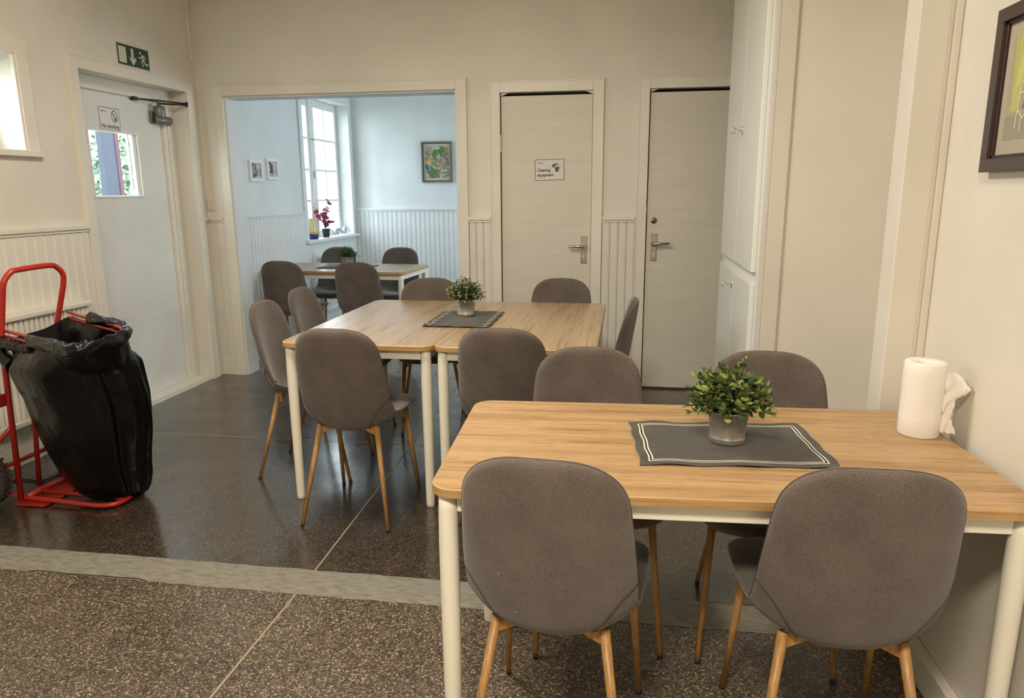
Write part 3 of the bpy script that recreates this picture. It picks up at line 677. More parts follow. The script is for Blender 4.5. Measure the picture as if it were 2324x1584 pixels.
def surf(si, uj, side, off=0.0012):
    i = min(max(si, 0), len(S_) - 1.001); j = min(max(uj, 0), len(U_) - 1.001); i0, j0 = int(i), int(j); a, b = i - i0, j - j0
    P = [Vector(shell_side(i0 + p, j0 + q, side)) for p in (0, 1) for q in (0, 1)]
    p = P[0] * (1 - a) * (1 - b) + P[1] * (1 - a) * b + P[2] * a * (1 - b) + P[3] * a * b
    ny, nz = MID[i0][j0][3], MID[i0][j0][4]; return p + Vector((0, ny, nz)) * off * side
def make_chair(label, group):
    t = thing('dining_chair', label, 'chair', (0, 0, 0), 0, group)
    for nm, me in shell_meshes():
        o = bpy.data.objects.new(nm, me); C.objects.link(o); o.parent = t
    idx = lambda s: min(range(len(S_)), key=lambda i: abs(S_[i] - s))
    g = G()
    for sg in (-1, 1):
        pts = []
        for k in range(19):
            q = k / 18; u = sg * (1 - .56 * q ** .85); uj = 12 * (1 + math.asin(u) * 2 / PI); sv = .555 - .165 * q ** 1.25
            i1 = next(i for i in range(len(S_)) if S_[i] >= sv); pts.append(surf(i1 - (S_[i1] - sv) / (S_[i1] - S_[i1 - 1]), uj, -1))
        g = G(); g.tube(pts, 0.0019, 6); g.build('panel_seam', M_seam, t)
    g = G(); pts = [surf(SPL - 2, 3 + 18 * k / 14, 1) for k in range(15)]; g.tube(pts, .0015, 6); g.build('seat_seam', M_seam, t)
    g = G(); i0 = idx(0.42); rng = range(i0, len(S_) - 1); last = len(S_) - 1
    pts = [MID[i][0][:3] for i in rng] + [MID[last][12][:3]] + [MID[i][24][:3] for i in reversed(rng)]
    g.tube(pts, .0016, 6); g.build('piping', M_seam, t)
    for sx in (-1, 1):
        for ty, fy, tx in ((-0.13, -0.23, 0.125), (0.145, 0.23, 0.165)):
            g = G(); g.tube([(sx * tx, ty, 0.428), (sx * .19, fy, 0.012)], .01, 14, rad=[.0125, .0080]); lg = g.build('leg', M_leg, t)
            g = G(); g.tube([(sx * .1905, fy + (fy - ty) * .03, -0.0), (sx * .19, fy, 0.013)], .009, 12, rad=[.0085, .0088]); g.build('foot_cap', M_black, lg)
    g = G()
    g.box(-.060, -.040, -.10, .135, .402, .418); g.box(.040, .060, -.10, .135, .402, .418); g.box(-.13, .13, .10, .12, .402, .418); g.box(-.10, .10, -.07, -.05, .398, .414)
    for sx in (-1, 1):
        for yy, xx in ((-.125, .124), (.14, .162)):
            P_ = [(sx * xx, .432), (sx * (xx - .062), .428), (sx * (xx - .050), .412), (sx * (xx + .004), .385)]
            if sx > 0: P_ = P_[::-1]
            k = len(P_); g.add([(a, yy - .010, b) for a, b in P_] + [(a, yy + .010, b) for a, b in P_], [tuple(range(k)), tuple(reversed(range(k, 2 * k)))] + [(i, k + i, k + (i + 1) % k, (i + 1) % k) for i in range(k)])
    g.build('underframe', M_leg, t)
    return t
G1 = 'upholstered dining chairs'
chair = make_chair('taupe fabric chair nearest the camera at left, back turned, two pale specks on its backrest', G1)
CH = [
    (-0.140, 1.600, -.08, None),
    (0.495, 1.640, .0, 'taupe fabric chair nearest the camera at right, back turned, faint stains on its backrest'),
    (-0.088, 2.185, PI + .15, 'taupe chair facing us across the nearest table, left of the leafy pot'),
    (0.455, 2.190, PI - .09, 'taupe chair facing us behind the leafy pot on the nearest table'),
    (-1.148, 2.896, 0.0, 'taupe chair with back to us in front of the left middle table'),
    (-0.480, 2.990, -.03, 'taupe chair with back to us in front of the right middle table'),
    (-1.560, 3.335, -PI / 2 + .06, 'taupe chair at the left side of the middle tables, nearer one by the hand truck'),
    (-1.600, 3.840, -PI / 2 + .03, 'taupe chair at the left side of the middle tables, farther one'),
    (-1.150, 4.130, PI + .28, 'taupe chair behind the middle tables partly hidden by the flowering pot'),
    (-0.390, 4.180, PI, 'taupe chair behind the middle tables in front of the cleaning equipment door'),
    (-0.200, 3.640, PI / 2 - .06, 'taupe chair seen edge-on at the right side of the middle tables'),
    (-2.735, 5.620, 0.0, 'dark chair with back to us in the opening, left one of the back room table'),
    (-2.095, 5.590, 0.0, 'dark chair with back to us in the opening, right one of the back room table'),
    (-2.830, 6.610, PI, 'dark chair under the tall window behind the grassy pot in the back room'),
    (-2.190, 6.600, PI, 'dark chair at the rear wainscot behind the right end of the back room table'),
]
for i, (x, y, a, lb) in enumerate(CH):
    o = chair if i == 0 else copytree(chair)
    o.location = (x, y, 0); o.rotation_euler = (0, 0, a)
    if lb: o['label'] = lb
# two little marks on the nearest backrest
g = G()
for q, w_ in (((idx_ := min(range(len(S_)), key=lambda i: abs(S_[i] - .58))), 8.0), (min(range(len(S_)), key=lambda i: abs(S_[i] - .49)), 9.5)):
    p = surf(q, w_, -1, .0006); t = G(); t.lathe([(.0030, 0), (.0022, .0003), (.0005, .0005)], n=9); t.xf(Matrix.Translation(p) @ Matrix.Rotation(PI / 2, 4, 'X') @ Matrix.Rotation(.6, 4, 'Z') @ Matrix.Diagonal((.7, 1.5, 1, 1))); g.add(t.v, t.f, True)
g.build('stain', mat('pale_stain', (.22, .18, .13), .9), chair)

# ------------------------------------------------------------------ place mats
def placemat(label, loc, rz, four, seed):
    t = thing('placemat', label, 'placemat', loc, rz); rd = random.Random(seed); A_, B_ = .235, .165
    ph = [rd.uniform(0, 6) for _ in range(6)]
    def P(x, y, e=0):
        d = max(abs(x) / A_, abs(y) / B_) ** 6
        if four: wv = .0028 * (math.sin(x * 34 + ph[0]) * (abs(y) / B_) ** 4 + .6 * math.sin(y * 40 + ph[1]) * (abs(x) / A_) ** 4) + .0025
        else: wv = .0018 * (math.sin(x * 95 + ph[0] + y * 9) + .8 * math.sin(x * 163 + ph[2] + y * 14)) * (.35 + .65 * abs(y) / B_) + .0012 * math.sin(y * 60 + x * 5) + .0045
        ww = .0025 * math.sin(y * 55 + ph[3]) * (abs(x) / A_) ** 4; wy = .002 * math.sin(x * 47 + ph[4]) * (abs(y) / B_) ** 4
        return (x + ww, y + wy, max(.0012, wv) + e)
    nx, ny = 60, 46; rows = [[P(-A_ + 2 * A_ * i / nx, -B_ + 2 * B_ * j / ny, .0012) for i in range(nx + 1)] for j in range(ny + 1)]
    g = G(); g.grid(rows); low = [[(p[0], p[1], max(.0004, p[2] - .0022)) for p in r][::-1] for r in rows]; g.grid(low)
    def rim(a, b): g.add([*a, *b], [(i, i + 1, len(a) + i + 1, len(a) + i) for i in range(len(a) - 1)])
    rim([(p[0], p[1], max(.0004, p[2] - .0022)) for p in rows[0]], rows[0]); rim(rows[-1], [(p[0], p[1], max(.0004, p[2] - .0022)) for p in rows[-1]])
    for c_ in (0, -1): rim([r[c_] for r in rows], [(r[c_][0], r[c_][1], max(.0004, r[c_][2] - .0022)) for r in rows])
    g.build('cloth', M_mat, t)
    g = G()
    def band(p0, p1, w, mi):
        n = 46; rA = []; rB = []; dx, dy = p1[0] - p0[0], p1[1] - p0[1]; l = math.hypot(dx, dy); nx_, ny_ = -dy / l * w / 2, dx / l * w / 2
        for i in range(n + 1):
            x = p0[0] + dx * i / n; y = p0[1] + dy * i / n; rA.append(P(x - nx_, y - ny_, .0017 + .0002 * mi)); rB.append(P(x + nx_, y + ny_, .0017 + .0002 * mi))
        g.cm = mi; g.grid([rA, rB])
    for k, (d, w, mi) in enumerate(((.0270, .0080, 1), (.0228, .0040, 0), (.0312, .0040, 0))):
        x, y = A_ - d, B_ - d
        if four:
            for p0, p1 in (((-x, -y), (x, -y)), ((x, -y), (x, y)), ((x, y), (-x, y)), ((-x, y), (-x, -y))): band(p0, p1, w * (0.85 if mi == 0 else .6), mi)
        else:
            for yy in (-y, y): band((-A_, yy), (A_, yy), w * .85, mi)
    g.build('border_stripes', [M_stripe, M_stripe2], t)
    return t
placemat('grey linen place mat with double cream border on the nearest table', (0.268, 1.832, .7502), .085, True, 1)
placemat('crinkled grey place mat under the flowering pot on the middle tables', (-0.812, 3.577, .7502), PI / 2, False, 2)
placemat('grey striped place mat on the back room table', (-2.45, 6.10, .7502), 0.0, False, 5)

# ------------------------------------------------------------------ potted plants
def zinc_pot(t, r0=.044, r1=.054, h=.088):
    g = G(); pr = [(r0 - .004, .001), (r0, .002), (r0 + .002, .005), (r0 + .0005, .009), (r0 + .0022, .013), (r0 + .001, .018), (r0 + .0005, .020), (r1 - .002, h - .004), (r1, h - .002), (r1 + .001, h), (r1 - .001, h + .001), (r1 - .003, h - .004), (r0, .03)]
    g.lathe(pr, n=40, cap=False); g.add([((r0 - .004) * math.cos(2 * PI * i / 24), (r0 - .004) * math.sin(2 * PI * i / 24), .001) for i in range(24)], [tuple(reversed(range(24)))])
    g.build('pot', M_zinc, t)
    g = G(); g.lathe([(r1 - .004, h - .012), (.02, h - .008), (.002, h - .006)], n=20, cap=False); g.build('soil', M_soil, t)
def leaf_mesh(name, l, w, cup, material, fold=.25):
    g = G(); rows = []
    for i in range(5):
        t = i / 4; ww = w * math.sin(PI * min(1, .12 + t * .88) ** .9) * (1 if t < 1 else 0); z = cup * t * t
        rows.append([(-ww, l * t, z + fold * ww), (-ww * .5, l * t, z + fold * ww * .3), (0, l * t, z), (ww * .5, l * t, z + fold * ww * .3), (ww, l * t, z + fold * ww)])
    g.grid(rows); me = bpy.data.meshes.new(name); me.from_pydata(g.v, [], g.f); me.materials.append(material); me.polygons.foreach_set('use_smooth', [True] * len(g.f)); me.update(); return me, g
def orient(p, d, spin):
    d = Vector(d).normalized(); q = d.to_track_quat('Y', 'Z').to_matrix().to_4x4(); return Matrix.Translation(p) @ q @ Matrix.Rotation(spin, 4, 'Y')
# leafy box-like plant, nearest table
pa = thing('potted_plant', 'bushy round-leaved artificial plant in a zinc pot on the nearest table', 'plant', (0.272, 1.842, .7535))
zinc_pot(pa)
lm, lg_ = leaf_mesh('leaf', .0185, .0098, .005, M_leafA)
rd = random.Random(11); stems = G(); stuff = G(); leaves = []
for k in range(78):
    az = 2 * PI * k * .618 + rd.uniform(-.2, .2); el = math.acos(1 - 1.02 * ((k + .5) / 78)) ; R_ = rd.uniform(.080, .108)
    top = Vector((math.sin(el) * math.cos(az), math.sin(el) * math.sin(az), math.cos(el) * .98))
    p0 = Vector((rd.uniform(-.02, .02), rd.uniform(-.02, .02), .078)); p2 = Vector((0, 0, .083)) + Vector((top.x * R_ * 1.10, top.y * R_ * 1.10, top.z * R_ * 1.10 + .008))
    if k == 5: p2 += Vector((0, 0, .012))
    p1 = (p0 + p2) / 2 + Vector((0, 0, .018)); pts = [p0 * (1 - t) ** 2 + p1 * 2 * t * (1 - t) + p2 * t * t for t in [i / 7 for i in range(8)]]
    stems.tube(pts, .0009, 5, caps=False)
    dirv = (pts[-1] - pts[-3]).normalized(); side = dirv.cross(Vector((0, 0, 1)));  side = side.normalized() if side.length > .01 else Vector((1, 0, 0)); oth = dirv.cross(side)
    lv = 6
    for m_ in range(lv):
        t = .38 + .62 * m_ / (lv - 1); p = pts[min(7, int(t * 7))]; ang = m_ * PI / 2 + rd.uniform(-.3, .3)
        for sg in (0, PI):
            d = (side * math.cos(ang + sg) + oth * math.sin(ang + sg)) * (1 if m_ < lv - 1 else .55) + dirv * (.45 if m_ < lv - 1 else 1.0)
            sc_ = rd.uniform(.8, 1.15) * (1 if m_ < lv - 1 else .85)
            leaves.append((orient(p, d, rd.uniform(-.5, .5)) @ Matrix.Scale(sc_, 4), (p.y < 0.02) * 1.0 + p.length * 3 + m_ * .2, m_))
stems.build('stems', M_stem, pa)
leaves.sort(key=lambda q: -q[1])
for i, (Mx, _, _) in enumerate(leaves):
    if i < 290:
        o = bpy.data.objects.new('leaf', lm); C.objects.link(o); o.parent = pa; o.matrix_local = Mx
    else:
        stuff.add([Mx @ Vector(v) for v in lg_.v], lg_.f, True)
o = stuff.build('inner_foliage', M_leafA, pa); o['kind'] = 'stuff'
# flowering plant on the middle tables
pb = thing('potted_plant', 'fine-leaved plant with cream buds in a zinc pot on the middle tables', 'plant', (-0.828, 3.652, .7565))
zinc_pot(pb)
_, sm = leaf_mesh('leaf', .010, .0022, .001, M_leafB)
def fine_plant(t, n, R0, R1, hgt, per, leafg, m1, buds, seed, up=.02, droop=0.0, zc=.086):
    rd = random.Random(seed); st = G(); fo = G(); bu = G()
    for k in range(n):
        az = 2 * PI * k * .618 + rd.uniform(-.2, .2); el = math.acos(1 - 1.05 * ((k + .5) / n)); R_ = rd.uniform(R0, R1)
        p0 = Vector((rd.uniform(-.03, .03), rd.uniform(-.03, .03), zc - .006)); p2 = Vector((math.sin(el) * math.cos(az) * R_, math.sin(el) * math.sin(az) * R_, zc + math.cos(el) * hgt * R_ / R1 + .004))
        p1 = (p0 + p2) / 2 + Vector((0, 0, up)); pts = [p0 * (1 - q) ** 2 + p1 * 2 * q * (1 - q) + p2 * q * q for q in [i / 6 for i in range(7)]]
        st.tube(pts, .0006, 4, caps=False)
        for m_ in range(per):
            q = .25 + .75 * m_ / (per - 1); i = min(5, int(q * 6)); f = q * 6 - i; p = pts[i].lerp(pts[i + 1], min(1, f))
            dv = (pts[min(6, i + 1)] - pts[i]).normalized(); rv = Vector((rd.gauss(0, 1), rd.gauss(0, 1), rd.gauss(0, 1))).normalized()
            Mx = orient(p, dv * .7 + rv * .8, rd.uniform(-1, 1)) @ Matrix.Scale(rd.uniform(.8, 1.3), 4); fo.add([Mx @ Vector(v) for v in leafg.v], leafg.f, True)
        if buds and rd.random() < buds:
            for _ in range(4):
                p = p2 + Vector((rd.gauss(0, .003), rd.gauss(0, .003), rd.gauss(0, .003))); b_ = G(); b_.lathe([(.0003, 0), (.0016, .001), (.0021, .003), (.0013, .0052), (.0002, .006)], n=6, cap=False); b_.xf(orient(p, Vector((rd.gauss(0, 1), rd.gauss(0, 1), 1.2)), 0) @ Matrix.Rotation(-PI / 2, 4, 'X')); bu.add(b_.v, b_.f, True)
    st.build('stems', M_stem, t); o = fo.build('foliage', m1, t); o['kind'] = 'stuff'
    if buds: o = bu.build('buds', M_budB, t); o['kind'] = 'stuff'; o['label'] = 'tiny cream flower buds'
fine_plant(pb, 190, .080, .108, .118, 16, sm, M_leafB, .55, 5)
pc = thing('potted_plant', 'spiky grass-like plant in a zinc pot on the back room table', 'plant', (-2.43, 6.05, .7565))
zinc_pot(pc)
_, gm = leaf_mesh('leaf', .024, .0022, .004, M_leafC)
fine_plant(pc, 110, .060, .100, .098, 9, gm, M_leafC, 0, 9)

# ------------------------------------------------------------------ paper roll
pr = thing('paper_towel_roll', 'white paper towel roll standing on the nearest table by the right wall', 'paper roll', (0.788, 1.985, .750))
g = G(); n = 48; rows = []
rd = random.Random(4)
for r, z in [(.018, .004), (.049, .0005), (.0505, .003), (.0512, .05), (.0508, .12), (.0514, .17), (.0500, .197), (.0475, .2005), (.034, .199), (.022, .1975), (.0185, .194), (.018, .12), (.018, .004)]:
    rows.append([((r + (rd.uniform(-.0003, .0003) if r > .03 else 0)) * math.cos(2 * PI * j / n), (r + .0) * math.sin(2 * PI * j / n), z + (rd.uniform(-.0008, .0008) if z > .19 else 0)) for j in range(n)])
g.grid(rows, closed=True); M_tissue = paint('tissue_paper', (0.80, 0.76, 0.70), .85, 140, .5, .02)
g.build('roll', M_tissue, pr)
g = G(); rows = []           # torn loose sheet curling toward the wall
for i in range(16):
    z = .178 - .160 * i / 15; row = []
    wdt = [.030, .055, .068, .074, .074, .066, .052, .040, .034, .030, .030, .034, .037, .040, .042, .044][i]
    for j in range(9):
        q = j / 8; d = wdt * q; a = -.12 + .1 * math.sin(i * .9)
        jag = .004 * math.sin(i * 2.7) + .003 * math.sin(i * 5.1) if j == 8 else 0
        row.append((.040 + (d + jag) * .60 , -.028 - (d + jag) * .42 + .006 * math.sin(i * 1.1 + j), z + .003 * math.sin(j * 1.7 + i)))
    rows.append(row)
g.grid(rows); g.grid([[(p[0] + .0008, p[1] + .0006, p[2]) for p in r][::-1] for r in rows]); g.build('torn_sheet', M_tissue, pr, label='torn crumpled loose end')

# ------------------------------------------------------------------ pictures and signs
def art(name, polys, M, parent):
    mats = []; g = G()
    for k, (col, fn) in enumerate(polys):
        key = tuple(round(c, 3) for c in col)
        nm = 'pigment_%d_%d_%d' % tuple(int(c * 999) for c in col); mt = bpy.data.materials.get(nm) or mat(nm, col, .7)
        if mt not in mats: mats.append(mt)
        g.cm = mats.index(mt); fn(g, .0006 + .00002 * k)
    g.xf(M); return g.build(name, mats, parent)
def picture(name, label, cat_, M, w, h, fw, depth, fmat, canvas_mat, polys, loc, group=None, inner=None):
    t = thing(name, label, cat_, loc, 0, group); M = Matrix.Translation(-Vector(loc)) @ M
    g = G()
    for q in ((-w / 2, w / 2, h / 2 - fw, h / 2), (-w / 2, w / 2, -h / 2, -h / 2 + fw), (-w / 2, -w / 2 + fw, -h / 2 + fw, h / 2 - fw), (w / 2 - fw, w / 2, -h / 2 + fw, h / 2 - fw)):
        fbox(g, M, *q, 0, depth, .0006)
    g.build('frame', fmat, t)
    if inner:
        g = G(); w2, h2, f2 = w - 2 * fw, h - 2 * fw, inner[0]
        for q in ((-w2 / 2, w2 / 2, h2 / 2 - f2, h2 / 2), (-w2 / 2, w2 / 2, -h2 / 2, -h2 / 2 + f2), (-w2 / 2, -w2 / 2 + f2, -h2 / 2, h2 / 2), (w2 / 2 - f2, w2 / 2, -h2 / 2, h2 / 2)): fbox(g, M, *q, 0, depth * .65, .001)
        g.build('inner_lip', inner[1], t)
    g = G(); fbox(g, M, -w / 2 + fw * .5, w / 2 - fw * .5, -h / 2 + fw * .5, h / 2 - fw * .5, 0.001, depth * .35); g.build('backing', canvas_mat, t)
    art('print', polys, M @ Matrix.Translation((0, 0, depth * .35)), t)
    return t
def PO(*pts): return lambda g, c: poly(g, pts, c)
def DI(x, y, r, ry=None, n=12): return lambda g, c: disc(g, x, y, r, c, n, ry)
def ST(pts, w): return lambda g, c: stroke(g, pts, w, c)
# big framed picture on the right wall
BR_ = (0.045, 0.028, 0.022)
def FRAMEPIC():
    P = []; x0, x1, y0, y1 = -.245, .245, -.115, .118
    P.append(((.36, .33, .22), PO((x0, y0), (x1, y0), (x1, y1), (x0, y1))))
    P.append(((.30, .27, .20), PO((x0, y0), (x1, y0), (x1, -.055), (x0, -.062))))
    P.append(((.44, .42, .12), PO((x0 + .02, -.055), (x0 + .05, -.052), (x0 + .075, .02), (x0 + .11, .07), (x0 + .115, y1), (x0 + .01, y1))))
    P.append(((.54, .52, .16), PO((x0 + .03, .0), (x0 + .05, .01), (x0 + .10, .09), (x0 + .10, y1), (x0 + .055, y1))))
    for i in range(5): P.append(((.62, .60, .28), ST([(x0 + .028 + .006 * i, -.05), (x0 + .035 + .010 * i, .03), (x0 + .035 + .018 * i, y1 - .002)], .0016)))
    P.append(((.58, .36, .22), PO((x0 + .115, .0), (x0 + .20, .0), (x0 + .20, .06), (x0 + .10, .06))))
    P.append(((.07, .10, .12), PO((x0 + .10, .0), (x0 + .20, -.005), (x0 + .21, .022), (x0 + .13, .025))))
    P.append(((.16, .20, .07), PO((x0 + .07, -.05), (x0 + .16, -.05), (x0 + .17, .0), (x0 + .08, -.02))))
    for pts in ([(x0 + .05, -.09), (x0 + .055, -.045), (x0 + .06, .01), (x0 + .12, .02)], [(x0 + .055, -.05), (x0 + .08, -.07), (x0 + .10, -.05), (x0 + .10, -.095)], [(x0 + .06, -.015), (x0 + .10, -.005), (x0 + .13, -.01)], [(x0 + .075, -.1), (x0 + .075, -.065)], [(x0 + .13, -.09), (x0 + .125, -.02)]):
        P.append(((.62, .60, .50), ST(pts, .004)))
    P.append(((.30, .28, .20), ST([(x0 + .16, -.03), (x0 + .45, -.02)], .01))); P.append(((.52, .48, .14), PO((x1 - .1, -.05), (x1 - .01, -.05), (x1, y1), (x1 - .08, y1))))
    return P
M_linen = paint('linen_passepartout', (.42, .37, .29), .85, 400, .4, .05)
picture('framed_picture', 'dark brown framed picture with yellow-green curtains and white wicker chair on the right wall', 'picture', FR(1.69, 1.619), 0.62, .374, .031, .024, mat('dark_brown_wood', (.055, .034, .026), .4), M_linen, FRAMEPIC(), (XR, 1.69, 1.619), None, (.008, mat('dark_inner_lip', (.035, .014, .009), .4)))
# flower painting in the back room
def FLOWERS():
    rd = random.Random(21); P = []; P.append(((.48, .42, .30), PO((-.145, -.19), (.145, -.19), (.145, .19), (-.145, .19))))
    def blob(x, y, r, col, k=9):
        a0 = rd.uniform(0, 6); pts = [(x + r * rd.uniform(.7, 1.15) * math.cos(a0 + 2 * PI * i / k), y + r * rd.uniform(.7, 1.15) * math.sin(a0 + 2 * PI * i / k)) for i in range(k)]; P.append((col, PO(*pts)))
    for _ in range(75): blob(rd.uniform(-.13, .13), rd.uniform(-.16, .11), rd.uniform(.012, .028), rd.choice([(.12, .16, .10), (.20, .24, .15), (.16, .19, .17), (.24, .26, .18)]))
    for x, y, r in ((-.01, .11, .035), (.045, .13, .042), (-.035, .08, .026), (.07, .14, .028)): blob(x, y, r, (.07, .17, .05)); blob(x + .01, y + .004, r * .5, (.14, .26, .07))
    for x, y, r in ((-.07, -.12, .032), (-.04, -.15, .035), (-.05, -.09, .026), (-.01, -.12, .024)): blob(x, y, r, (.07, .15, .04)); blob(x + .006, y, r * .5, (.18, .28, .06))
    P.append(((.46, .30, .14), PO((.018, -.08), (.034, -.08), (.036, .03), (.022, .035)))); P.append(((.10, .06, .04), ST([(.037, .04), (.036, -.06), (.05, -.09)], .004)))
    for x in (-.115, -.095, -.072): P.append(((.12, .17, .17), ST([(x, .09), (x + .008, .16)], .006))); P.append(((.46, .42, .16), ST([(x + .013, .10), (x + .013, .155)], .005)))
    for x, y in ((-.115, .01), (-.095, .02), (-.07, .012), (-.035, .015), (-.075, .052), (-.06, .05), (.01, -.07), (.037, -.072)): blob(x, y, .017, (.66, .38, .10)); blob(x + .002, y - .002, .007, (.46, .12, .03))
    for x, y in ((.055, .05), (.075, .035), (.055, .03), (.085, .015), (.10, .0), (.08, .04), (.06, -.045), (.08, -.045)): blob(x, y, .011, (.55, .36, .33)); blob(x, y, .006, (.30, .03, .05))
    for x, y in ((.10, .14), (.12, .145), (.11, .12)): blob(x, y, .012, (.42, .12, .06))
    for x, y in ((-.01, .15), (.01, .155), (.025, .148), (.06, -.10), (.11, -.09), (.06, -.14), (.09, -.14), (.12, -.13), (-.11, -.14)): blob(x, y, .011, (.62, .60, .50))
    for a in range(5): P.append(((.10, .16, .22), ST([(.095 + .008 * a, .045), (.115 + .006 * a, .0)], .004))); P.append(((.11, .17, .22), ST([(-.14 + .008 * a, -.01 - .01 * a), (-.12 + .006 * a, -.08)], .004)))
    return P
picture('framed_painting', 'framed flower painting on the pale rear wall of the back room', 'picture', FB(-2.135, 1.728, YB2), .355, .445, .018, .03, mat('grey_gold_frame', (.20, .185, .13), .45, .3), M_paper, FLOWERS(), (-2.135, YB2, 1.728), None, (.008, mat('olive_lip', (.06, .06, .045), .5)))
# two small prints on the back room's left wall
def STREET(v):
    P = [((.50, .53, .55), PO((-.085, -.075), (.085, -.075), (.085, .075), (-.085, .075)))]
    if v: P += [((.12, .08, .09), PO((-.085, .05), (-.04, .065), (.0, .045), (.0, -.045), (-.085, -.02))), ((.46, .48, .50), PO((-.075, .035), (-.035, .04), (-.03, -.02), (-.075, -.01))), ((.20, .05, .06), PO((-.025, .045), (.02, .04), (.02, -.045), (-.025, -.03))), ((.30, .33, .34), PO((.03, .0), (.085, -.02), (.085, -.05), (.04, -.02))), ((.36, .40, .42), PO((-.085, -.03), (.0, -.05), (.06, -.075), (-.085, -.075)))]
    else: P += [((.13, .09, .10), PO((-.06, .06), (.01, .05), (.015, -.045), (-.05, -.06))), ((.45, .47, .48), PO((-.045, .045), (-.01, .04), (-.008, -.025), (-.042, -.02))), ((.22, .25, .25), PO((-.038, .032), (-.018, .03), (-.016, -.012), (-.035, -.010))), ((.13, .13, .16), PO((.02, .02), (.035, .01), (.035, -.045), (.022, -.045))), ((.17, .14, .12), PO((.06, .02), (.08, .02), (.08, -.045), (.063, -.04))), ((.30, .32, .33), PO((-.085, .06), (.07, .058), (.07, .068), (-.085, .07)))]
    return P
picture('framed_print', 'small white-framed street print in the back room, left one', 'picture', FL(5.845, 1.583), .215, .175, .024, .022, M_white, M_paper, STREET(0), (XL, 5.845, 1.583), 'small street prints')
picture('framed_print', 'small white-framed red building print in the back room, right one', 'picture', FL(6.135, 1.605), .205, .180, .024, .022, M_white, M_paper, STREET(1), (XL, 6.135, 1.605), 'small street prints')

# exit sign
ex = thing('exit_sign', 'green emergency exit sign with arrow and running figure above the outside door', 'sign', (XL, 4.412, 2.247))
Mx = Matrix.Translation((-XL, -4.412, -2.247)) @ FL(4.412, 2.247)
g = G(); fbox(g, Mx, -.155, .155, -.068, .068, 0, .004, .001); g.build('plate', M_glow, ex)
g = G(); poly(g, [(-.150, -.061), (.152, -.061), (.152, .061), (-.150, .061)], .0046); g.xf(Mx); g.build('green_field', M_green, ex)
g = G(); W_, H_ = .30, .122; q = lambda u, v: (-.150 + u * W_, .061 - v * H_)
poly(g, [q(.04, .12), q(.04, .90), q(.27, .90), q(.27, .12)], .0050)
poly(g, [q(.43, .12), q(.43, .72), q(.505, .72), q(.505, .12)], .0050)
poly(g, [q(.37, .50), q(.375, .66), q(.47, .95), q(.465, .72)], .0051); poly(g, [q(.465, .72), q(.47, .95), q(.575, .66), q(.57, .50)], .0051)
x, y = q(.725, .22); disc(g, x, y, .0088, .0050, 16)
for pts, w_ in (([q(.785, .34), q(.825, .56)], .013), ([q(.79, .34), q(.74, .48), q(.675, .47)], .008), ([q(.80, .32), q(.86, .36), q(.895, .48)], .008), ([q(.825, .56), q(.765, .62), q(.785, .86)], .0095), ([q(.83, .56), q(.87, .74), q(.965, .74)], .0095)): stroke(g, pts, w_, .0050)
g.xf(Mx); g.build('pictogram', M_glow, ex)
# no smoking sign on the outside door
ns = thing('no_smoking_sign', 'white No smoking notice above the pane of the outside door', 'sign', (XL - .12, 4.285, 1.861))
Mx = Matrix.Translation((-XL + .12, -4.285, -1.861)) @ FL(4.285, 1.861, XL - .12)
g = G(); fbox(g, Mx, -.092, .092, -.066, .066, 0, .0012); g.build('sheet', M_paper, ns)
g = G()
for q_ in (((-.092, -.066), (.092, -.066)), ((.092, -.066), (.092, .066)), ((.092, .066), (-.092, .066)), ((-.092, .066), (-.092, -.066))): stroke(g, q_, .003, .0016)
put_text(g, 'No smoking', .034, -.080, -.056, .0016, .0006, .95)
disc(g, -.066, .044, .005, .0016); stroke(g, [(-.058, .045), (-.034, .042)], .004, .0016)
g2 = g; g2.xf(Mx); g2.build('lettering', M_ink, ns)
g = G(); cx_, cy_ = .046, .018
ring = [(cx_ + .026 * math.cos(2 * PI * i / 28), cy_ + .034 * math.sin(2 * PI * i / 28)) for i in range(29)]; stroke(g, ring, .005, .0015); stroke(g, [(cx_ - .019, cy_ + .024), (cx_ + .019, cy_ - .024)], .005, .0017)
g.xf(Mx); g.build('prohibition_ring', M_inkred, ns)
g = G(); stroke(g, [(cx_ - .006, cy_ + .014), (cx_ + .004, cy_ - .016)], .005, .00155); disc(g, cx_ + .004, cy_ - .02, .006, .00155); stroke(g, [(cx_ + .006, cy_ + .018), (cx_ + .012, cy_ + .004)], .0014, .00155); g.xf(Mx); g.build('cigarette_symbol', M_ink, ns)
# cleaning equipment sign
cs_ = thing('cleaning_sign', 'white Cleaning equipment notice with bucket picture on the middle door', 'sign', (-0.541, YB + .006, 1.541))
Mx = Matrix.Translation((0.541, -YB - .006, -1.541)) @ FB(-0.541, 1.541, YB + .006) @ Matrix.Rotation(.02, 4, 'Z')
g = G(); fbox(g, Mx, -.100, .100, -.069, .069, 0, .0012); g.build('sheet', mat('laminated_paper', (.70, .66, .62), .35), cs_)
g = G()
for q_ in (((-.100, -.069), (.100, -.069)), ((.100, -.069), (.100, .069)), ((.100, .069), (-.100, .069)), ((-.100, .069), (-.100, -.069))): stroke(g, q_, .003, .0016)
put_text(g, 'Cleaning', .028, -.085, -.010, .0016, .0007, .93); put_text(g, 'equipment', .028, -.085, -.043, .0016, .0007, .93)
disc(g, -.074, .048, .005, .0016, 8, .003); stroke(g, [(-.068, .0465), (-.044, .0455)], .003, .0016); g.xf(Mx); g.build('lettering', M_ink, cs_)
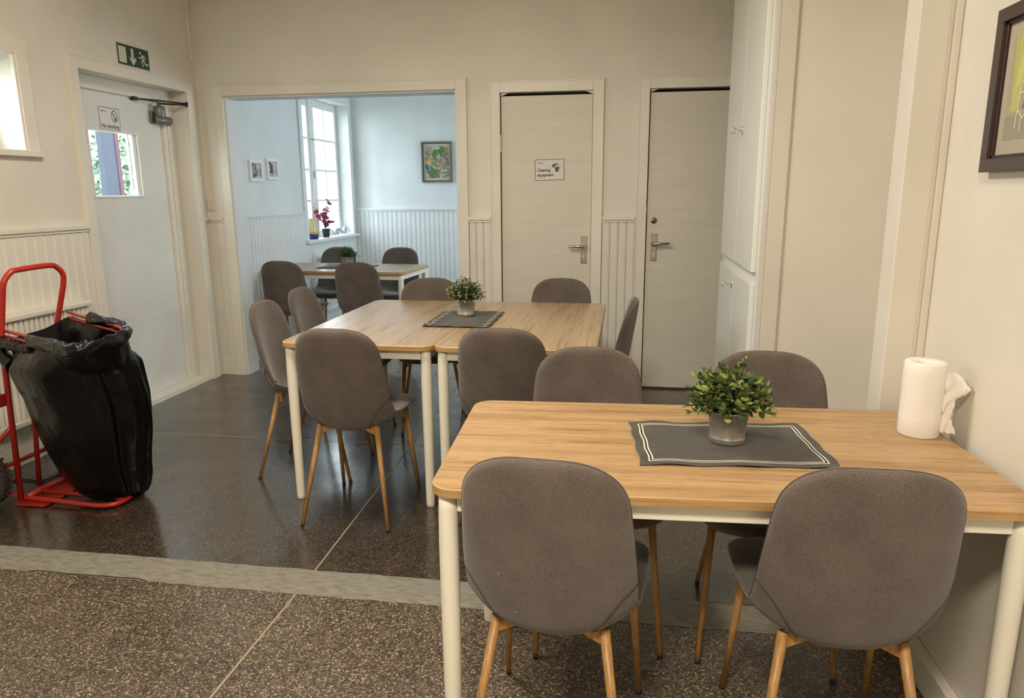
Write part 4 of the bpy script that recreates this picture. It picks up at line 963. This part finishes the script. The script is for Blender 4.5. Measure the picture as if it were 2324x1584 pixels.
art('bucket_picture', [((.10, .10, .11), PO((.036, .018), (.066, .018), (.062, -.014), (.041, -.014))), ((.05, .12, .08), PO((.016, .022), (.03, .012), (.04, .03), (.028, .042))), ((.05, .12, .08), DI(.042, .036, .008)), ((.55, .42, .12), DI(.054, .030, .010)), ((.45, .20, .10), DI(.06, .040, .004)), ((.40, .40, .42), DI(.072, .012, .007))], Mx @ Matrix.Translation((0, 0, .001)), cs_)

# ------------------------------------------------------------------ window sill things (back room)
sz = 0.937; VS = 1.3
vy = thing('ceramic_vase', 'yellow and blue ceramic vase on the back room window sill', 'vase', (-3.155, 6.96, sz))
VP = [(a * 1.35, b * 1.3) for a, b in [(.028, 0), (.043, .003), (.0435, .038), (.0425, .043), (.041, .06), (.036, .10), (.030, .135), (.027, .15), (.0285, .158), (.025, .157), (.022, .13)]]
def band_lathe(t, prof, m_, lo, hi, name):
    g = G(); g.lathe([p for k, p in enumerate(prof) if lo <= k <= hi], n=28, cap=False); g.build(name, m_, t)
M_vy = mat('yellow_glaze', (.62, .54, .24), .3); M_vb = mat('blue_glaze', (.02, .04, .16), .25)
band_lathe(vy, VP, M_vb, 0, 3, 'blue_base'); band_lathe(vy, VP, mat('orange_band', (.62, .34, .05), .4), 3, 4, 'orange_band'); band_lathe(vy, VP, M_vy, 4, 10, 'body')
g = G(); g.tube([(.0, .040, .175), (.0, .070, .163), (.0, .076, .124), (.0, .055, .09)], .006, 8); g.build('handle', M_vy, vy)
tw = thing('twisted_twigs', 'curly bare twigs standing in the yellow and blue vase', 'branches', (-3.155, 6.96, sz + .03))
rd = random.Random(8)
for k in range(4):
    g = G(); a = k * 1.6 + .4; P_ = [(0, 0, 0), (.01 * math.cos(a), .01 * math.sin(a), .12)]
    for i in range(7): P_.append((.05 * math.cos(a + 1.1 * i) * (i + 2) / 7, -.02 + .05 * math.sin(a + 1.1 * i) * (i + 2) / 7, .12 + .030 * (i + 1) - .01 * (i % 2)))
    g.tube(cat(P_, 5), .0012, 5); g.build('twig', mat('twig_bark', (.12, .09, .08), .8) if k == 0 else bpy.data.materials['twig_bark'], tw)
rp = thing('potted_red_plant', 'crimson-leaved plant in a small black pot on the window sill', 'plant', (-3.150, 7.290, sz))
g = G(); g.lathe([(.030, 0), (.032, .002), (.041, .078), (.044, .080), (.044, .090), (.040, .090), (.036, .07)], n=20, cap=False); g.lathe([(.038, .070), (.001, .073)], n=16, cap=False); g.build('pot', M_black, rp)
_, rl = leaf_mesh('leaf', .062, .027, .010, M_crimson); st = G(); rlm = bpy.data.meshes.new('leaf'); rlm.from_pydata(rl.v, [], rl.f); rlm.materials.append(M_crimson); rlm.polygons.foreach_set('use_smooth', [True] * len(rl.f))
rd = random.Random(17)
for k in range(11):
    az = k * 2.4; R_ = rd.uniform(.06, .16); h = rd.uniform(.15, .36) if k else .38; p2 = Vector((.45 * R_ * math.cos(az), R_ * math.sin(az), h)); p0 = Vector((0, 0, .055)); p1 = Vector((p2.x * .3, p2.y * .3, h * .75))
    pts = [p0 * (1 - q) ** 2 + p1 * 2 * q * (1 - q) + p2 * q * q for q in [i / 6 for i in range(7)]]; st.tube(pts, .0013, 5)
    for m_ in range(4):
        p = pts[3 + m_]; d = Vector((rd.gauss(0, 1), rd.gauss(0, 1), rd.uniform(-.3, .8)))
        o = bpy.data.objects.new('leaf', rlm); C.objects.link(o); o.parent = rp; o.matrix_local = orient(p, d, rd.uniform(-1, 1)) @ Matrix.Scale(rd.uniform(.8, 1.15), 4)
st.build('stems', mat('dark_stem', (.06, .02, .02), .6), rp)
def gvase(x, y, hb, r, hn, label):
    t = thing('glass_vase', label, 'vase', (x, y, sz)); g = G()
    pr = [(r * .6, 0.001), (r * .95, .012), (r, hb * .4), (r * .8, hb * .75), (.010, hb), (.009, hn * .85), (.016, hn), (.014, hn), (.0075, hn * .85), (.0085, hb), (r * .77, hb * .73), (r * .95, hb * .4), (r * .88, .014), (.001, .006)]
    g.lathe(pr, n=24, cap=False); g.build('glass', M_vase, t); return t
gvase(-3.150, 7.60, .10, .052, .19, 'round clear glass vase on the window sill, nearer the red plant')
gvase(-3.150, 7.84, .10, .050, .19, 'round clear glass vase at the right end of the window sill')
fl = thing('white_flower', 'white flower on a thin stem leaning from the glass vases', 'flower', (-3.15, 7.64, sz + .02))
g = G(); g.tube(cat([(0, .20, 0), (0, .17, .10), (0, .08, .18), (0, .0, .24)], 6), .0014, 6); g.build('stem', M_stem, fl)
for k in range(7):
    _, pg = leaf_mesh('p', .032, .014, .010, M_white); q = G(); q.add(pg.v, pg.f, True); q.xf(orient((0, 0, .24), (math.cos(k * .9) * .8, math.sin(k * .9) * .8 - .3, .5), 0)); q.build('petal', M_white, fl)

# ------------------------------------------------------------------ red hand truck used as sack holder
ht = thing('hand_truck', 'red tubular hand truck by the left wall holding the open black bag', 'hand truck', (-2.74, 2.83, 0))
O = Vector((-2.74, 2.83, 0))
def W(*p): return Vector(p) - O
TN = [(-2.735, 2.700, .015), (-2.704, 2.700, .775), (-2.655, 2.700, 1.00)]
TF = [(-2.755, 2.968, .015), (-2.665, 2.970, .775), (-2.600, 2.972, 1.00)]
g = G()
def lerp3(a, b, t): return tuple(x + (y - x) * t for x, y in zip(a, b))
arch = [TN[0], TN[1], (-2.664, 2.700, .965), (-2.650, 2.702, 1.025), (-2.640, 2.735, 1.066), (-2.632, 2.770, 1.074), (-2.600, 2.905, 1.080), (-2.594, 2.945, 1.066), (-2.590, 2.970, 1.03), (-2.600, 2.972, .975), TF[1], TF[0]]
pts = [W(*p) for p in arch]; fine = [pts[0], pts[1]] + [Vector(p) for p in cat([tuple(q) for q in pts[2:10]], 5)] + [pts[10], pts[11]]
g.tube(fine, .0125, 14); g.build('handle_loop', M_red, ht, label='red tubular handle loop and uprights')
g = G(); g.tube([W(-2.640 + .006, 2.800, 1.0765), W(-2.628 + .006, 2.808, 1.077)], .0135, 14); g.build('joint_ring', M_chrome, ht)
g = G(); g.tube([W(-2.778, 2.855, .02), W(-2.735, 2.845, .44), W(-2.72, 2.84, .76)], .011, 12); g.build('middle_bar', M_red, ht)
g = G(); g.box(-.005, .155, -.165, .14, .004, .010, .002); g.xf(Matrix.Rotation(.0, 4, 'Z')); g.build('toe_plate', M_red, ht)
g = G(); toe = [(-2.735, 2.715, .022), (-2.66, 2.710, .022), (-2.40, 2.690, .020), (-2.32, 2.688, .020), (-2.27, 2.705, .020), (-2.25, 2.745, .020), (-2.25, 2.80, .020), (-2.26, 2.88, .020), (-2.30, 2.94, .02), (-2.36, 2.955, .02), (-2.66, 2.965, .022)]
g.tube([Vector(p) for p in cat([tuple(W(*p)) for p in toe], 5)], .0115, 12); g.build('toe_loop', M_red, ht)
g = G(); g.tube([W(-2.70, 2.775, .030), W(-2.38, 2.765, .026), W(-2.262, 2.770, .022)], .010, 10); g.build('toe_bar', M_red, ht)
g = G(); g.tube([W(-2.705, 2.70, .032), W(-2.700, 2.98, .032)], .014, 12); g.build('toe_hinge', M_red, ht)
for z in (.815, .790):
    g = G()
    ring = [(-2.695, 2.715, z - .005), (-2.54, 2.635, z - .003), (-2.34, 2.530, z), (-2.17, 2.437, z + .002), (-2.09, 2.412, z + .004), (-2.052, 2.455, z + .006), (-2.045, 2.54, z + .010), (-2.08, 2.66, z + .016), (-2.16, 2.745, z + .020), (-2.30, 2.818, z + .026), (-2.50, 2.925, z + .032), (-2.60, 2.985, z + .035)]
    g.tube([Vector(p) for p in cat([tuple(W(*p)) for p in ring], 4)], .0075, 10); g.build('sack_ring', M_red, ht)
g = G(); g.tube([W(-2.878, 2.62, .138), W(-2.878, 3.22, .138)], .011, 10); g.build('axle', M_red, ht)
g = G(); g.tube([W(-2.716, 2.70, .38), W(-2.93, 2.66, .15)], .010, 10); g.build('axle_brace', M_red, ht)
g = G(); a = W(-2.745, 2.70, .02); b = W(-2.94, 2.66, .12); g.add([a, b, b + Vector((0, .03, 0)), a + Vector((0, .03, 0)), a + Vector((0, 0, .004)), b + Vector((0, 0, .004)), b + Vector((0, .03, .004)), a + Vector((0, .03, .004))], [(0, 3, 2, 1), (4, 5, 6, 7), (0, 1, 5, 4), (1, 2, 6, 5), (2, 3, 7, 6), (3, 0, 4, 7)]); g.build('brace_strip', M_red, ht)
g = G(); p = W(-2.735, 2.665, .50); g.box(p.x - .02, p.x + .012, p.y - .012, p.y + .03, p.z - .028, p.z + .028, .003); g.build('bracket', M_red, ht)
for yy in (2.650, 3.225):
    g = G(); c_ = W(-2.878, yy, .138); t = G(); t.lathe([(.05, -.025), (.085, -.034), (.120, -.030), (.134, -.018), (.137, 0), (.134, .018), (.120, .030), (.085, .034), (.05, .025)], n=36, cap=False); t.xf(Matrix.Translation(c_) @ Matrix.Rotation(PI / 2, 4, 'X')); g.add(t.v, t.f, True)
    for k in range(30):
        for s_ in (-1, 1):
            a = 2 * PI * (k + .25 * s_) / 30; t = G(); t.box(-.006, .006, -.010, .010, -.009, .006); t.xf(Matrix.Translation(c_) @ Matrix.Rotation(a, 4, 'Y') @ Matrix.Translation((0, s_ * .015, .136))); g.add(t.v, t.f)
    wh = g.build('wheel', M_tyre, ht, label='knobbly black tyre')
    g = G(); t = G(); t.lathe([(.012, -.03), (.018, -.02), (.055, -.015), (.055, .015), (.018, .02), (.012, .03)], n=24); t.xf(Matrix.Translation(c_) @ Matrix.Rotation(PI / 2, 4, 'X')); g.add(t.v, t.f, True); g.build('hub', M_red, wh)

# bin bag hanging in the ring
bg_ = thing('bin_bag', 'open black plastic bin bag hanging from the red hand truck', 'bag', (-2.36, 2.8, 0)); OB = Vector((-2.36, 2.8, 0))
loop = cat([(-2.66, 2.695, .79), (-2.54, 2.625, .792), (-2.34, 2.520, .796), (-2.17, 2.43, .800), (-2.09, 2.405, .802), (-2.045, 2.45, .805), (-2.035, 2.54, .808), (-2.07, 2.67, .815), (-2.15, 2.757, .824), (-2.30, 2.828, .834), (-2.50, 2.930, .842), (-2.60, 2.98, .842), (-2.66, 2.90, .80), (-2.68, 2.80, .79), (-2.66, 2.695, .79)], 6)[:-1]
cx0 = sum(p[0] for p in loop) / len(loop); cy0 = sum(p[1] for p in loop) / len(loop)
secs = [(z, x + .006, y, a * .86) for z, x, y, a in [(.77, -2.318, 2.64, .33), (.744, -2.319, 2.64, .322), (.684, -2.318, 2.65, .305), (.602, -2.313, 2.67, .298), (.534, -2.318, 2.70, .293), (.447, -2.325, 2.72, .288), (.354, -2.340, 2.745, .274), (.259, -2.355, 2.77, .252), (.187, -2.362, 2.79, .235), (.114, -2.362, 2.81, .217), (.051, -2.358, 2.825, .19), (.014, -2.350, 2.83, .15), (.004, -2.345, 2.83, .09)]]
sx_ = Vector((.987, .156)); sd_ = Vector((-.156, .987)); n = len(loop); rows = []
rd = random.Random(2); ph = [rd.uniform(0, 6.28) for _ in range(8)]
def fold(th, z):
    a = .020 * math.sin(11 * th + ph[0] + 2.0 * z) + .013 * math.sin(17 * th + ph[1] - 3 * z) + .010 * math.sin(5 * th + ph[2] + 6 * z) + .010 * math.sin(26 * th + ph[3])
    return a
def sec_at(z):
    for (z0, x0, y0, a0), (z1, x1, y1, a1) in zip(secs, secs[1:]):
        if z1 <= z <= z0: t = (z0 - z) / (z0 - z1); return x0 + (x1 - x0) * t, y0 + (y1 - y0) * t, a0 + (a1 - a0) * t
    return secs[-1][1:]
thl = [math.atan2((Vector((p[0] - cx0, p[1] - cy0))).dot(sd_), (Vector((p[0] - cx0, p[1] - cy0))).dot(sx_)) for p in loop]
zs = [.76 - .75 * (i / 34) ** .92 for i in range(34)] + [.0105, .004, .003]
rows.append([tuple(Vector(p) - OB + Vector((0, 0, -.012))) for p in loop])
for z in zs[1:]:
    xx, yy, a = sec_at(z); bl = max(0, min(1, (.77 - z) / .10)); bl = bl * bl * (3 - 2 * bl); row = []
    kf = min(1, (.80 - z) / .08) * (1 if z > .1 else .5 + z * 5)
    for p, th in zip(loop, thl):
        b = a * .62; f = 1 + fold(th, z) * kf * 2.0
        q = Vector((xx, yy)) + sx_ * a * math.cos(th) * f + sd_ * b * math.sin(th) * f; r = Vector((p[0], p[1])).lerp(q, bl)
        row.append((r.x - OB.x, r.y - OB.y, max(.003, z + .010 * math.sin(3 * th + 9 * z) * (z > .05) + (.79 - .79) )))
    rows.append(row)
g = G(); g.grid(rows, closed=True); o = len(g.v) - n; g.f.append(tuple(range(o, o + n))); g.sm.append(True); g.mi.append(0)
g.build('sack', M_bag, bg_)
g = G()          # rolled rim over the ring
rim = [p for p in loop if p[0] > -2.60 or p[1] > 2.93]; k0 = next(i for i, p in enumerate(loop) if p[0] > -2.50)
seq = [p for p in loop[k0:] if not (p[0] < -2.44 and p[1] > 2.8) and p[0] > -2.62 and not (p[0] < -2.5)]
rows = []; nr_ = 22; seq = cat(seq, 3); hx = [random.Random(5).uniform(0, 6) for _ in range(4)]
for i, p in enumerate(seq):
    a = Vector(seq[max(0, i - 1)]); b = Vector(seq[min(len(seq) - 1, i + 1)]); tg = (b - a).normalized(); sd = tg.cross(Vector((0, 0, 1))).normalized(); en = min(1, i / 4 + .25, (len(seq) - 1 - i) / 4 + .25); row = []
    for j in range(nr_):
        an = 2 * PI * j / nr_; w_ = 1 + .13 * math.sin(3 * an + i * .21 + hx[0]) + .10 * math.sin(5 * an - i * .33) + .07 * math.sin(i * .52 + 2 * an) + .04 * math.sin(i * 1.3 + 7 * an)
        row.append(tuple(Vector(p) - OB + Vector((0, 0, .006)) + sd * math.cos(an) * .019 * w_ * en + Vector((0, 0, 1)) * math.sin(an) * .027 * w_ * en))
    rows.append(row)
g.grid(rows, closed=True)
for o_ in (0, (len(rows) - 1) * nr_): g.f.append(tuple(o_ + j for j in range(nr_))); g.sm.append(True); g.mi.append(0)
g.build('rolled_rim', M_bag, bg_)
g = G(); rows = []   # back flap of the bag drawn up to the far upright, and loose strip tied to the near one
for i in range(8):
    t = i / 7; a_ = Vector((-2.62, 2.94, .835)).lerp(Vector((-2.33, 2.60, .80)), t); 
    rows.append([tuple(a_ - OB + Vector((.05 * q * t, .10 * q * (1 - t), -.02 - .20 * q + .02 * math.sin(i * 2 + q * 3)))) for q in (0, .33, .66, 1)])
g.grid(rows); g.build('inner_flap', M_bag, bg_)
g = G(); g.tube([Vector(p) - OB for p in cat([(-2.70, 2.69, .77), (-2.66, 2.665, .765), (-2.58, 2.63, .765), (-2.50, 2.60, .762), (-2.42, 2.56, .77)], 5)], .02, 10, rad=[.016 + .010 * math.sin(i * .9) ** 2 for i in range(21)]); g.build('tied_corner', M_bag, bg_)
g = G(); g.tube([Vector(p) - OB for p in cat([(-2.715, 2.692, .76), (-2.70, 2.688, .735), (-2.685, 2.68, .71), (-2.66, 2.67, .69), (-2.62, 2.66, .67)], 5)], .02, 10, rad=[.014 + .0012 * i for i in range(21)]); g.build('tied_corner', M_bag, bg_)
# cable on the floor
g = G(); g.tube(cat([(-3.10, 2.55, .006), (-3.06, 2.80, .006), (-2.98, 2.92, .006), (-2.90, 2.935, .006), (-2.84, 2.92, .006), (-2.83, 2.96, .006), (-2.80, 3.05, .006), (-2.72, 3.13, .006), (-2.66, 3.30, .006)], 6), .0045, 8)
tag(g.build('power_cable', M_black), 'black power cable on the floor behind the red hand truck', 'cable')

# ------------------------------------------------------------------ outside the door
g = G(); g.box(-30, XL - .31, -10, 40, -.25, -.2); struct(g.build('ground_outside', mat('grass_ground', (.06, .09, .03), .9)))
po = thing('porch_post', 'red painted post outside the pane of the outside door', 'post', (-4.62, 5.98, -.2))
g = G(); g.box(-.03, .03, -.06, .10, 0, 3.2, .004); g.build('shaft', mat('post_grey', (.026, .028, .042), .8), po); g = G(); g.box(-.035, .035, .101, .15, 0, 3.2); g.build('red_edge', mat('post_red', (.06, .016, .024), .8), po)
for k, (x, y, r, h, lb) in enumerate(((-8.2, 11.25, 1.15, 2.5, 'pale green bush seen through the pane, right of the post'), (-10.8, 13.5, 1.3, 2.6, 'pale green bush seen through the pane, left of the post'))):
    t = thing('bush', lb, 'bush', (x, y, -.2)); rd = random.Random(k); g = G(); _, bl = leaf_mesh('b', .10, .035, .01, M_leafC)
    for i in range(2200):
        d = Vector((rd.gauss(0, 1), rd.gauss(0, 1), rd.gauss(0, 1))).normalized() * rd.random() ** .33; p = Vector((d.x * r, d.y * r, h * .55 + d.z * h * .55)); Mx = orient(p, (rd.gauss(0, 1), rd.gauss(0, 1), rd.gauss(0, 1)), 0) @ Matrix.Scale(rd.uniform(.7, 1.4), 4); g.add([Mx @ Vector(v) for v in bl.v], bl.f, False)
    o = g.build('foliage', leafmat('bush_leaf_%d' % k, (.055, .10, .06), (.08, .14, .07), (.11, .17, .09)), t); o['kind'] = 'stuff'
    g = G()
    for i in range(7): a = i * .9; g.tube([(0, 0, 0), (r * .3 * math.cos(a), r * .3 * math.sin(a), h * .5), (r * .7 * math.cos(a + .3), r * .7 * math.sin(a + .3), h * .9)], .02, 6)
    g.build('branches', mat('bark_%d' % k, (.10, .09, .06), .9), t)
